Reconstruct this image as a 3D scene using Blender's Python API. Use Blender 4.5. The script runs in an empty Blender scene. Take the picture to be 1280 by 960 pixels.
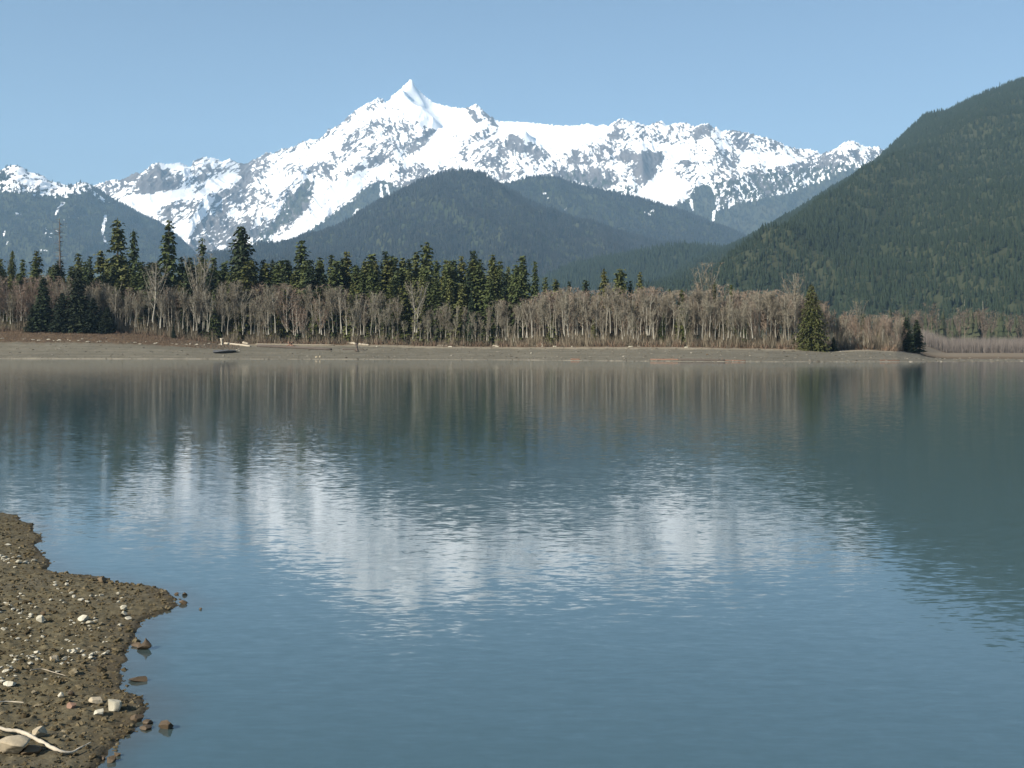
import bpy, math
import numpy as np

# ------------------------------------------------------------------ camera, sky, sun, exposure
S = bpy.context.scene
COL = S.collection
F, H, HZ = 1400.0, 2.5, 438.0            # focal length in photo pixels, eye height, horizon row

cam_d = bpy.data.cameras.new('camera')
cam = bpy.data.objects.new('camera', cam_d)
COL.objects.link(cam)
cam_d.sensor_width = 36.0
cam_d.lens = 36.0 * F / 1280.0
cam_d.shift_y = -(480.0 - HZ) / 1280.0
cam_d.clip_start, cam_d.clip_end = 0.1, 60000.0
cam.location = (0, 0, H)
cam.rotation_euler = (math.radians(90), 0, 0)
S.camera = cam

SUN_EL, SUN_AZ = math.radians(33), math.radians(233)      # azimuth clockwise from +Y
W = bpy.data.worlds.new('World')
S.world = W
W.use_nodes = True
wn = W.node_tree.nodes
bg = wn['Background']
sky = wn.new('ShaderNodeTexSky')
sky.sky_type = 'NISHITA'
sky.sun_disc = False
sky.sun_elevation = SUN_EL
sky.sun_rotation = SUN_AZ
sky.altitude = 200
sky.air_density = 1.0
sky.dust_density = 0.35
sky.ozone_density = 2.0
W.node_tree.links.new(sky.outputs[0], bg.inputs[0])
bg.inputs[1].default_value = 0.0545

sl = bpy.data.lights.new('sun', 'SUN')
sl.energy = 5.0
sl.angle = math.radians(0.5)
sl.color = (1.0, 0.92, 0.79)
so = bpy.data.objects.new('sun', sl)
COL.objects.link(so)
sd = np.array([math.sin(SUN_AZ) * math.cos(SUN_EL), math.cos(SUN_AZ) * math.cos(SUN_EL), math.sin(SUN_EL)])
from mathutils import Vector
so.rotation_euler = Vector(tuple(sd)).to_track_quat('Z', 'Y').to_euler()
so.location = (0, 0, 50)

S.view_settings.view_transform = 'Standard'
S.view_settings.look = 'None'
S.view_settings.exposure = 1.0
S.view_settings.gamma = 1.0
S.view_settings.use_curve_mapping = False
S.render.engine = 'CYCLES'
S.cycles.use_denoising = True
S.cycles.max_bounces = 6
S.cycles.diffuse_bounces = 3
S.cycles.glossy_bounces = 3
S.cycles.volume_bounces = 1
HAZE_DENSITY = 4.8e-5
HAZE_COLOR = (0.44, 0.71, 1.0)

rng = np.random.default_rng(11)


# ------------------------------------------------------------------ noise and mesh helpers
def _hash(ix, iy, seed):
    h = (ix.astype(np.int64) * 374761393 + iy.astype(np.int64) * 668265263 + seed * 974711) & 0xffffffff
    h = ((h ^ (h >> 13)) * 1274126177) & 0xffffffff
    return (h ^ (h >> 16)) & 0xffff


def pn(x, y, seed=0):
    x, y = np.broadcast_arrays(np.asarray(x, float), np.asarray(y, float))
    ix, iy = np.floor(x), np.floor(y)
    fx, fy = x - ix, y - iy
    u, v = fx * fx * fx * (fx * (fx * 6 - 15) + 10), fy * fy * fy * (fy * (fy * 6 - 15) + 10)

    def g(dx, dy):
        a = _hash(ix + dx, iy + dy, seed) * (2 * math.pi / 65536)
        return np.cos(a) * (fx - dx) + np.sin(a) * (fy - dy)
    a = g(0, 0) * (1 - u) + g(1, 0) * u
    b = g(0, 1) * (1 - u) + g(1, 1) * u
    return (a * (1 - v) + b * v) * 1.5


def fbm(x, y, o=4, seed=0, gain=0.5):
    s, a, t = 0, 1.0, 0
    for k in range(o):
        s = s + a * pn(x * 2 ** k + 17.3 * k, y * 2 ** k - 9.1 * k, seed + k)
        t += a
        a *= gain
    return s / t


def ridged(x, y, o=4, seed=0, gain=0.55):
    s, a, t = 0, 1.0, 0
    for k in range(o):
        s = s + a * (1 - 2 * np.abs(pn(x * 2 ** k + 5.7 * k, y * 2 ** k + 3.3 * k, seed + k)))
        t += a
        a *= gain
    return s / t


def sstep(a, b, x):
    t = np.clip((x - a) / (b - a), 0, 1)
    return t * t * (3 - 2 * t)


def uniform_rank(a):
    q = np.quantile(a.ravel()[::37], np.linspace(0, 1, 257))
    return np.interp(a, q, np.linspace(0, 1, 257))


def poly_mask(px, py, poly, soft):
    """1 inside the polygon, falling to 0 over `soft` px across its edge."""
    p = np.array(poly, float)
    out = np.zeros(px.shape)
    bb = (px > p[:, 0].min() - soft) & (px < p[:, 0].max() + soft) & (py > p[:, 1].min() - soft) & (py < p[:, 1].max() + soft)
    x, y = px[bb], py[bb]
    if not len(x):
        return out
    d2 = np.full(x.shape, 1e12)
    ins = np.zeros(x.shape, bool)
    for i in range(len(p)):
        x0, y0 = p[i]
        x1, y1 = p[(i + 1) % len(p)]
        ex, ey = x1 - x0, y1 - y0
        t = np.clip(((x - x0) * ex + (y - y0) * ey) / (ex * ex + ey * ey + 1e-9), 0, 1)
        d2 = np.minimum(d2, (x - x0 - t * ex) ** 2 + (y - y0 - t * ey) ** 2)
        c = ((y0 > y) != (y1 > y)) & (x < ex * (y - y0) / (ey if ey != 0 else 1e-9) + x0)
        ins ^= c
    d = np.sqrt(d2) * np.where(ins, 1, -1)
    out[bb] = sstep(-soft, soft, d)
    return out


def mesh_np(name, V, T=None, Q=None, attrs=None, smooth=True):
    V = np.asarray(V, np.float32)
    me = bpy.data.meshes.new(name)
    T = np.zeros((0, 3), np.int32) if T is None else np.asarray(T, np.int32)
    Q = np.zeros((0, 4), np.int32) if Q is None else np.asarray(Q, np.int32)
    me.vertices.add(len(V))
    me.vertices.foreach_set('co', V.ravel())
    idx = np.concatenate([T.ravel(), Q.ravel()])
    me.loops.add(len(idx))
    me.loops.foreach_set('vertex_index', idx)
    tot = len(T) + len(Q)
    me.polygons.add(tot)
    st = np.concatenate([np.arange(len(T)) * 3, len(T) * 3 + np.arange(len(Q)) * 4]).astype(np.int32)
    me.polygons.foreach_set('loop_start', st)
    me.polygons.foreach_set('use_smooth', np.full(tot, smooth, bool))
    me.update(calc_edges=True)
    for k, a in (attrs or {}).items():
        at = me.attributes.new(k, 'FLOAT', 'POINT')
        at.data.foreach_set('value', np.asarray(a, np.float32).ravel())
    return me


def grid_quads(nr, nc):
    i = np.arange(nr - 1)[:, None] * nc + np.arange(nc - 1)[None, :]
    return np.stack([i, i + 1, i + nc + 1, i + nc], -1).reshape(-1, 4)


def obj(name, me, mat=None, parent=None, loc=None):
    o = bpy.data.objects.new(name, me)
    COL.objects.link(o)
    if mat is not None and me is not None and len(me.materials) == 0:
        me.materials.append(mat)
    if parent is not None:
        o.parent = parent
    if loc is not None:
        o.location = loc
    return o


def tag(o, label=None, cat=None, group=None, kind=None):
    for k, v in (('label', label), ('category', cat), ('group', group), ('kind', kind)):
        if v:
            o[k] = v
    return o


def P(x, y, Y):
    return np.array([(x - 640.0) / F * Y, Y, H + (HZ - y) / F * Y])


# ------------------------------------------------------------------ materials
def mat(name):
    m = bpy.data.materials.new(name)
    m.use_nodes = True
    nt = m.node_tree
    return m, nt, nt.nodes, nt.links, nt.nodes['Principled BSDF']


def add(nt, typ, **kw):
    n = nt.nodes.new(typ)
    for k, v in kw.items():
        if hasattr(n, k):
            setattr(n, k, v)
        else:
            n.inputs[k.replace('_', ' ')].default_value = v
    return n


def ramp(nt, src, stops):
    r = nt.nodes.new('ShaderNodeValToRGB')
    e = r.color_ramp.elements
    while len(e) < len(stops):
        e.new(0.5)
    for el, (p, c) in zip(e, stops):
        el.position = p
        el.color = (*c, 1)
    nt.links.new(src, r.inputs[0])
    return r.outputs[0]


def mix(nt, fac, a, b):
    n = nt.nodes.new('ShaderNodeMix')
    n.data_type = 'RGBA'
    for sock, v in ((n.inputs[0], fac), (n.inputs[6], a), (n.inputs[7], b)):
        if isinstance(v, (int, float)):
            sock.default_value = v
        elif isinstance(v, tuple):
            sock.default_value = (*v, 1)
        else:
            nt.links.new(v, sock)
    return n.outputs[2]


def mathn(nt, op, a, b=None):
    n = nt.nodes.new('ShaderNodeMath')
    n.operation = op
    for i, v in enumerate((a, b)):
        if v is None:
            continue
        if isinstance(v, (int, float)):
            n.inputs[i].default_value = v
        else:
            nt.links.new(v, n.inputs[i])
    return n.outputs[0]


def noise(nt, scale, detail=4, vec=None, rough=0.55):
    n = nt.nodes.new('ShaderNodeTexNoise')
    n.inputs['Scale'].default_value = scale
    n.inputs['Detail'].default_value = detail
    n.inputs['Roughness'].default_value = rough
    if vec is None:
        g = nt.nodes.new('ShaderNodeNewGeometry')
        vec = g.outputs['Position']
    nt.links.new(vec, n.inputs['Vector'])
    return n


def attr(nt, name):
    n = nt.nodes.new('ShaderNodeAttribute')
    n.attribute_name = name
    return n.outputs['Fac']


def tint_mat(name, stops, rough=0.85, use='object', scale=0.6):
    """colour by a per-tree value (object random or the 'tint' attribute) plus a fine mottling"""
    m, nt, N, L, b = mat(name)
    if use == 'object':
        oi = nt.nodes.new('ShaderNodeObjectInfo')
        v = oi.outputs['Random']
    else:
        v = attr(nt, 'tint')
    nz = noise(nt, scale, 3)
    v2 = mathn(nt, 'ADD', mathn(nt, 'MULTIPLY', v, 0.62), mathn(nt, 'MULTIPLY', nz.outputs['Fac'], 0.38))
    L.new(ramp(nt, v2, stops), b.inputs['Base Color'])
    b.inputs['Roughness'].default_value = rough
    b.inputs['Specular IOR Level'].default_value = 0.15
    return m


M_conifer = tint_mat('conifer_needles', [(0.15, (0.050, 0.067, 0.025)), (0.5, (0.078, 0.095, 0.033)), (0.85, (0.118, 0.120, 0.043))])
M_darkcon = tint_mat('dark_conifer_needles', [(0.2, (0.026, 0.040, 0.020)), (0.8, (0.046, 0.060, 0.028))])
M_olive = tint_mat('olive_conifer_needles', [(0.2, (0.060, 0.070, 0.020)), (0.8, (0.095, 0.095, 0.030))])
M_bark = tint_mat('conifer_bark', [(0.2, (0.07, 0.055, 0.042)), (0.8, (0.14, 0.12, 0.10))])
M_alderbark = tint_mat('alder_bark', [(0.2, (0.18, 0.168, 0.138)), (0.8, (0.36, 0.342, 0.29))])
M_twig = tint_mat('alder_twigs', [(0.15, (0.170, 0.142, 0.106)), (0.5, (0.200, 0.176, 0.131)), (0.85, (0.215, 0.198, 0.150))])
M_redtwig = tint_mat('red_twigs', [(0.2, (0.205, 0.145, 0.108)), (0.8, (0.225, 0.165, 0.125))])
M_stufftwig = tint_mat('thicket_twigs', [(0.2, (0.13, 0.10, 0.085)), (0.8, (0.19, 0.15, 0.135))], use='attr')
M_farforest = tint_mat('hill_conifers', [(0.1, (0.011, 0.019, 0.009)), (0.5, (0.018, 0.028, 0.013)), (0.86, (0.022, 0.032, 0.015)), (0.99, (0.060, 0.049, 0.032))], use='attr', scale=0.02)
M_blueforest = tint_mat('far_conifers', [(0.1, (0.010, 0.013, 0.013)), (0.6, (0.019, 0.021, 0.020)), (0.95, (0.034, 0.030, 0.029))], use='attr', scale=0.003)
M_brownforest = tint_mat('lowland_woods', [(0.1, (0.03, 0.04, 0.02)), (0.45, (0.05, 0.055, 0.03)), (0.6, (0.11, 0.085, 0.06)), (0.95, (0.17, 0.14, 0.11))], use='attr', scale=0.05)


def tree_stone(name, c0, c1, sc=9.0, rough=0.9):
    m, nt, N, L, b = mat(name)
    tc = nt.nodes.new('ShaderNodeTexCoord')
    oi = nt.nodes.new('ShaderNodeObjectInfo')
    nz = noise(nt, sc, 6, tc.outputs['Object'], 0.65)
    v = mathn(nt, 'ADD', mathn(nt, 'MULTIPLY', oi.outputs['Random'], 0.35), mathn(nt, 'MULTIPLY', nz.outputs['Fac'], 0.75))
    L.new(ramp(nt, v, [(0.25, c0), (0.8, c1)]), b.inputs['Base Color'])
    bp = add(nt, 'ShaderNodeBump')
    bp.inputs['Strength'].default_value = 0.5
    bp.inputs['Distance'].default_value = 0.02
    L.new(nz.outputs['Fac'], bp.inputs['Height'])
    L.new(bp.outputs[0], b.inputs['Normal'])
    b.inputs['Roughness'].default_value = rough
    b.inputs['Specular IOR Level'].default_value = 0.25
    return m


M_pale = tree_stone('pale_stone', (0.26, 0.24, 0.18), (0.50, 0.47, 0.38))
M_buff = tree_stone('buff_stone', (0.22, 0.18, 0.12), (0.42, 0.36, 0.26))
M_brownstone = tree_stone('brown_stone', (0.075, 0.055, 0.035), (0.16, 0.12, 0.075))
M_wetstone = tree_stone('wet_stone', (0.05, 0.037, 0.024), (0.12, 0.085, 0.05), rough=0.6)
M_drift = tree_stone('driftwood', (0.20, 0.172, 0.13), (0.46, 0.41, 0.325), 7.0)
M_darkwood = tree_stone('dark_wood', (0.05, 0.042, 0.036), (0.11, 0.09, 0.075), 3.0)
M_redwood = tree_stone('reddish_wood', (0.12, 0.065, 0.045), (0.22, 0.14, 0.10), 3.0)


# snow massif: snow / rock / forest by vertex attributes
def mountain_mat(name, fcol0, fcol1):
    m, nt, N, L, b = mat(name)
    nz = noise(nt, 0.06, 3)
    nz2 = noise(nt, 0.004, 4)
    r = mathn(nt, 'ADD', attr(nt, 'rock'), mathn(nt, 'MULTIPLY', mathn(nt, 'SUBTRACT', nz.outputs['Fac'], 0.5), 0.5))
    rk = ramp(nt, r, [(0.42, (0, 0, 0)), (0.58, (1, 1, 1))])
    rockc = ramp(nt, nz2.outputs['Fac'], [(0.3, (0.070, 0.065, 0.068)), (0.7, (0.135, 0.124, 0.124))])
    c = mix(nt, rk, (0.88, 0.89, 0.90), rockc)
    f = mathn(nt, 'ADD', attr(nt, 'forest'), mathn(nt, 'MULTIPLY', mathn(nt, 'SUBTRACT', nz.outputs['Fac'], 0.5), 0.6))
    fk = ramp(nt, f, [(0.45, (0, 0, 0)), (0.55, (1, 1, 1))])
    fc = ramp(nt, nz2.outputs['Fac'], [(0.3, fcol0), (0.7, fcol1)])
    c = mix(nt, fk, c, fc)
    L.new(c, b.inputs['Base Color'])
    b.inputs['Roughness'].default_value = 0.9
    b.inputs['Specular IOR Level'].default_value = 0.1
    return m


M_mount = mountain_mat('snow_and_rock', (0.028, 0.036, 0.022), (0.055, 0.055, 0.038))
M_hillfloor = mountain_mat('forest_floor', (0.022, 0.030, 0.014), (0.045, 0.048, 0.024))


# ------------------------------------------------------------------ hills
def ridge_fn(pts):
    p = np.array(pts, float)
    return lambda x: np.interp(x, p[:, 0], p[:, 1])


def terrain(x0, x1, dx, nrow, ridge, Yr, Yf, z0, prof=1.15, back=(0.5, 16), jag=0.0, seed=3):
    """a mountain face: a fan of profiles from a valley floor up to the ridge and down its far side"""
    xs = np.arange(x0, x1 + dx, dx)
    s = np.concatenate([[-0.06, -0.03], np.linspace(0, 1, nrow), 1 + np.linspace(0, back[0], back[1] + 1)[1:]])
    SX, SS = np.meshgrid(xs, s)
    yr = ridge(xs) + jag * fbm(xs * 0.35, xs * 0 + 3.1, 3, seed)
    # the crest's small teeth fade out down the face: blend ever smoother copies of the crest line
    sig = [0.0, 2.5, 6.0, 14.0, 32.0, 70.0]
    lev = [yr]
    for q in sig[1:]:
        m = int(3 * q / dx) + 1
        kk = np.exp(-0.5 * (np.arange(-m, m + 1) * dx / q) ** 2)
        lev.append(np.convolve(np.pad(yr, m, mode='edge'), kk / kk.sum(), 'valid'))
    lev = np.array(lev)
    f = np.interp(np.abs(1 - SS), [0, 0.016, 0.06, 0.15, 0.32, 0.62], np.arange(6.0))
    i0 = np.clip(f.astype(int), 0, 4)
    ci = np.broadcast_to(np.arange(len(xs)), SX.shape)
    YR = lev[i0, ci] * (1 - (f - i0)) + lev[i0 + 1, ci] * (f - i0)
    Yrv = Yr(xs) if callable(Yr) else np.full(xs.shape, float(Yr))
    zr = H + (HZ - YR) / F * Yrv
    Y = Yf + SS * (Yrv - Yf)
    g = np.where(SS <= 1, np.clip(SS, 0, 1) ** prof, 1 - (np.clip(SS, 1, 9) - 1) * 1.1)
    Z = z0 + (zr - z0) * g
    Z = np.where(SS < 0, z0 + (z0 + 30) * SS / 0.06 - 2, Z)
    X = (SX - 640) / F * Y
    return SX, SS, X, Y, Z


def proj(X, Y, Z):
    return X / Y * F + 640, HZ - (Z - H) / Y * F


def tree_template(tiers, sides, seed, rr=0.17):
    r = np.random.default_rng(seed)
    V, T = [], []
    for k in range(tiers):
        zb = k / tiers * 0.94 - (0.02 if k else 0.0)
        zt = min(1.0, zb + 1.7 / tiers) if k < tiers - 1 else 1.0
        rad = rr * (1 - k / tiers) ** 0.85 + 0.015
        b = len(V)
        a0 = r.uniform(0, 6)
        for j in range(sides):
            a = a0 + j * 2 * math.pi / sides
            q = rad * (r.uniform(0.6, 1.15))
            V.append((q * math.cos(a), q * math.sin(a), zb - r.uniform(0, 0.05)))
        V.append((r.normal(0, 0.006), r.normal(0, 0.006), zt))
        for j in range(sides):
            T.append((b + j, b + (j + 1) % sides, b + sides))
    return np.array(V), np.array(T)


def scatter_mesh(name, temps, pos, hgt, wid, tint, rs):
    """one mesh of many small trees, each a turned and scaled copy of one of the templates"""
    Vs, Ts, As, off = [], [], [], 0
    which = rs.integers(0, len(temps), len(pos))
    for k, (tv, tt) in enumerate(temps):
        m = which == k
        n = m.sum()
        if not n:
            continue
        a = rs.uniform(0, 2 * math.pi, n)
        c, s_ = np.cos(a)[:, None], np.sin(a)[:, None]
        x = (tv[None, :, 0] * c - tv[None, :, 1] * s_) * wid[m][:, None]
        y = (tv[None, :, 0] * s_ + tv[None, :, 1] * c) * wid[m][:, None]
        z = tv[None, :, 2] * hgt[m][:, None]
        v = np.stack([x, y, z], -1) + pos[m][:, None, :]
        t = tt[None] + (np.arange(n) * len(tv))[:, None, None] + off
        Vs.append(v.reshape(-1, 3))
        Ts.append(t.reshape(-1, 3))
        As.append(np.repeat(tint[m], len(tv)))
        off += n * len(tv)
    return mesh_np(name, np.concatenate(Vs), np.concatenate(Ts), attrs={'tint': np.concatenate(As)}, smooth=False)


def sample_surface(X, Y, Z, keep, n, rs):
    """n random points on a grid surface, by area, inside the keep mask (per cell)"""
    ax, ay, az = X[1:, :-1] - X[:-1, :-1], Y[1:, :-1] - Y[:-1, :-1], Z[1:, :-1] - Z[:-1, :-1]
    bx, by, bz = X[:-1, 1:] - X[:-1, :-1], Y[:-1, 1:] - Y[:-1, :-1], Z[:-1, 1:] - Z[:-1, :-1]
    area = np.sqrt((ay * bz - az * by) ** 2 + (az * bx - ax * bz) ** 2 + (ax * by - ay * bx) ** 2)
    w = (area * keep[:-1, :-1]).ravel()
    c = np.searchsorted(np.cumsum(w), rs.uniform(0, w.sum(), n))
    c = np.clip(c, 0, len(w) - 1)
    i, j = np.divmod(c, X.shape[1] - 1)
    u, v = rs.uniform(0, 1, n), rs.uniform(0, 1, n)

    def q(A):
        return (A[i, j] * (1 - u) + A[i + 1, j] * u) * (1 - v) + (A[i, j + 1] * (1 - u) + A[i + 1, j + 1] * u) * v
    return np.stack([q(X), q(Y), q(Z)], -1), i, j


def plain(o, kind='structure'):
    o['kind'] = kind
    return o


T_small = [tree_template(2, 5, k, 0.2) for k in range(3)]
T_mid = [tree_template(4, 6, 20 + k, 0.19) for k in range(4)]
T_big = [tree_template(7, 7, 40 + k, 0.17) for k in range(5)]

# ---- the snow massif
ridge_massif = ridge_fn([(60, 246), (100, 236), (120, 231), (128, 228), (135, 226), (142, 224), (150, 225), (160, 221), (166, 217), (171, 215),
    (176, 218), (180, 214), (186, 209), (190, 205), (198, 203), (207, 205), (218, 204), (226, 203), (233, 207), (239, 209), (242, 201),
    (248, 199), (254, 196), (262, 197), (270, 198), (277, 202), (287, 198), (296, 203), (305, 205), (312, 203), (316, 199), (320, 199), (325, 196),
    (333, 190), (342, 192), (352, 186), (360, 185), (370, 182), (376, 178), (388, 174), (398, 174), (404, 170), (408, 165), (410, 160), (414, 162),
    (420, 158), (428, 153), (434, 147), (440, 141), (446, 137), (455, 131), (463, 128), (468, 124), (473, 122), (478, 124), (482, 128),
    (485, 127), (490, 120), (500, 112), (508, 104), (512, 100), (515, 100), (519, 107), (524, 113), (532, 120), (538, 125), (543, 129), (552, 131),
    (564, 134), (575, 135), (584, 135), (588, 133), (595, 129), (600, 134), (608, 142), (616, 147), (622, 151), (630, 152), (640, 152), (660, 153),
    (690, 156), (700, 157), (720, 157), (727, 156), (735, 154), (746, 158), (755, 155), (760, 158), (768, 152), (775, 148), (786, 151), (795, 152),
    (804, 156), (812, 157), (818, 153), (828, 151), (833, 157), (845, 154), (855, 153), (862, 155), (868, 158), (878, 155), (886, 154), (891, 160),
    (896, 158), (900, 164), (908, 163), (918, 163), (930, 165), (940, 167), (948, 170), (962, 173), (973, 177), (985, 183), (1000, 186), (1010, 186),
    (1022, 189), (1026, 193), (1035, 189), (1045, 186), (1055, 178), (1064, 175), (1072, 178), (1080, 183), (1090, 184), (1098, 183), (1105, 188),
    (1115, 190), (1130, 195), (1160, 200), (1300, 215)])

GLACIER = [[(486, 128), (512, 96), (545, 126), (600, 134), (603, 150), (640, 168), (690, 190), (720, 185), (765, 165), (770, 148), (640, 146), (622, 150),
            (612, 158), (590, 170), (555, 168), (520, 150)]]
DENS = [  # share of bare rock, soft polygon (photo pixels of the face)
    (0.10, 6, [(436, 145), (485, 125), (520, 150), (500, 150), (470, 152), (430, 182), (400, 205), (360, 215), (335, 200), (370, 185), (410, 165)]),
    (0.38, 3, [(318, 198), (376, 176), (410, 159), (440, 140), (470, 122), (476, 128), (440, 150), (412, 170), (380, 186), (325, 206)]),
    (0.47, 5, [(440, 167), (470, 152), (500, 160), (520, 150), (545, 165), (535, 185), (505, 200), (480, 205), (465, 205), (450, 225), (425, 215), (400, 218), (425, 187)]),
    (0.02, 4, [(545, 165), (575, 172), (575, 195), (540, 205), (500, 207), (520, 190)]),
    (0.44, 5, [(575, 174), (600, 160), (640, 165), (662, 185), (650, 195), (600, 200), (575, 200)]),
    (0.92, 2, [(520, 178), (534, 169), (543, 160), (537, 178), (510, 190)]),
    (0.85, 2, [(634, 165), (642, 166), (662, 187), (648, 189), (634, 180)]),  # dark rock, with the shadow on its right side coloured in as well
    (0.95, 2, [(664, 189), (674, 187), (685, 198), (668, 196)]),
    (0.70, 2, [(583, 134), (590, 135), (602, 150), (596, 154), (588, 146)]),
    (0.95, 1.5, [(606, 144), (613, 147), (624, 158), (618, 157)]),  # pinnacle's right side: rock, its shade put into the same dark colour
    (0.42, 6, [(470, 208), (560, 208), (640, 202), (690, 205), (715, 215), (715, 235), (640, 235), (560, 225), (520, 240), (480, 238)]),
    (0.40, 6, [(310, 196), (400, 215), (380, 225), (345, 250), (300, 300), (250, 330), (240, 290), (270, 240), (300, 210)]),
    (0.90, 3, [(384, 222), (392, 232), (388, 250), (375, 268), (350, 285), (335, 300), (318, 312), (300, 316), (330, 290), (350, 265), (365, 245)]),
    (0.05, 3, [(505, 207), (470, 222), (430, 254), (380, 290), (345, 305), (350, 298), (372, 275), (392, 250), (395, 232), (430, 222), (470, 206)]),
    (0.52, 4, [(120, 228), (166, 213), (175, 213), (170, 240), (140, 248)]),
    (0.94, 3, [(170, 244), (178, 222), (188, 208), (194, 207), (205, 215), (228, 222), (226, 238), (205, 240)]),
    (0.06, 2, [(192, 202), (236, 205), (231, 216), (210, 213)]),
    (0.52, 5, [(238, 197), (315, 199), (312, 225), (290, 215), (255, 235), (240, 232), (232, 222)]),
    (0.03, 3, [(258, 225), (290, 213), (302, 222), (285, 232), (268, 240), (245, 246), (252, 236)]),
    (0.00, 3, [(142, 250), (172, 243), (210, 239), (235, 238), (262, 247), (225, 252), (200, 262), (185, 270), (160, 262)]),
    (0.55, 4, [(200, 262), (225, 252), (258, 256), (245, 270), (222, 282), (205, 272)]),
    (0.02, 3, [(272, 248), (262, 264), (238, 292), (222, 302), (208, 290), (235, 277), (250, 264), (256, 246)]),
    (0.90, 4, [(270, 252), (285, 236), (310, 225), (300, 250), (270, 280), (240, 302), (234, 297)]),
    (0.60, 6, [(230, 302), (270, 282), (330, 292), (330, 330), (240, 330)]),
    (0.62, 5, [(712, 195), (725, 184), (760, 182), (800, 188), (803, 210), (800, 238), (785, 243), (740, 235), (700, 218)]),
    (0.62, 3, [(800, 188), (815, 184), (832, 200), (828, 212), (805, 232), (802, 210)]),
    (0.93, 2, [(813, 198), (825, 191), (832, 201), (817, 207)]),
    (0.38, 5, [(758, 148), (830, 150), (870, 155), (900, 160), (1000, 182), (1000, 195), (900, 197), (870, 185), (800, 176), (760, 178)]),
    (0.02, 4, [(760, 174), (860, 181), (868, 196), (845, 206), (828, 190), (790, 182)]),
    (0.00, 3, [(835, 212), (848, 219), (868, 230), (848, 250), (838, 266), (790, 246), (803, 233), (820, 218)]),
    (0.90, 2, [(845, 206), (855, 199), (866, 202), (878, 211), (868, 212), (852, 206)]),
    (0.42, 6, [(850, 213), (900, 200), (1000, 200), (1080, 186), (1110, 190), (1060, 222), (960, 240), (880, 228)]),
    (0.85, 2, [(862, 165), (880, 155), (890, 154), (887, 172), (870, 176)]),
    (0.03, 4, [(930, 188), (1000, 196), (1012, 203), (960, 206), (925, 205)]),
]
FOREST = [
    (1.0, 3, [(470, 225), (500, 233), (522, 236), (560, 225), (600, 345), (320, 345), (380, 293), (430, 257)]),
    (0.55, 6, [(890, 228), (960, 213), (1060, 202), (1085, 205), (1000, 238), (930, 252), (893, 264)]),
    (1.0, 4, [(893, 264), (912, 257), (960, 246), (1010, 233), (1050, 216), (1125, 196), (1300, 200), (1300, 350), (870, 350)]),
    (1.0, 3, [(838, 262), (860, 246), (872, 232), (885, 230), (893, 245), (894, 262), (885, 300), (830, 300)]),
    (0.80, 5, [(384, 224), (391, 232), (386, 250), (375, 268), (350, 285), (335, 300), (318, 312), (300, 318), (330, 290), (350, 265), (365, 245)]),
    (0.4, 6, [(712, 212), (800, 238), (795, 250), (740, 240), (690, 225)]),
]
SNOWLINES = [[(476, 231), (478, 262)], [(483, 232), (490, 256)], [(447, 262), (440, 274)], [(893, 264), (891, 276)], [(863, 250), (866, 262)]]


def paint(px, py, layers, base):
    D = np.full(px.shape, base)
    for d, soft, poly in layers:
        m = poly_mask(px, py, poly, soft)
        D = D * (1 - m) + d * m
    return D


def flecks(px, py, seed):
    """uniform 0-1 field with short diagonal streaks, two directions blended"""
    a1, a2 = math.radians(-32), math.radians(38)
    wx, wy = 2.5 * fbm(px / 14, py / 14, 2, seed + 50), 2.5 * fbm(px / 14 + 9, py / 14, 2, seed + 60)
    x, y = px + wx, py + wy
    f = []
    for a in (a1, a2):
        u, v = x * math.cos(a) + y * math.sin(a), -x * math.sin(a) + y * math.cos(a)
        f.append(fbm(u / 8.0, v / 3.4, 3, seed + int(a * 10), 0.75))
    w = sstep(-0.18, 0.18, fbm(px / 45, py / 45, 2, seed + 5) + (600 - px) / 3000)
    return uniform_rank(f[0] * w + f[1] * (1 - w) + 0.30 * fbm(px / 26, py / 18, 2, seed + 9) + 0.22 * fbm(px / 2.2, py / 1.7, 2, seed + 19))


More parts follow.
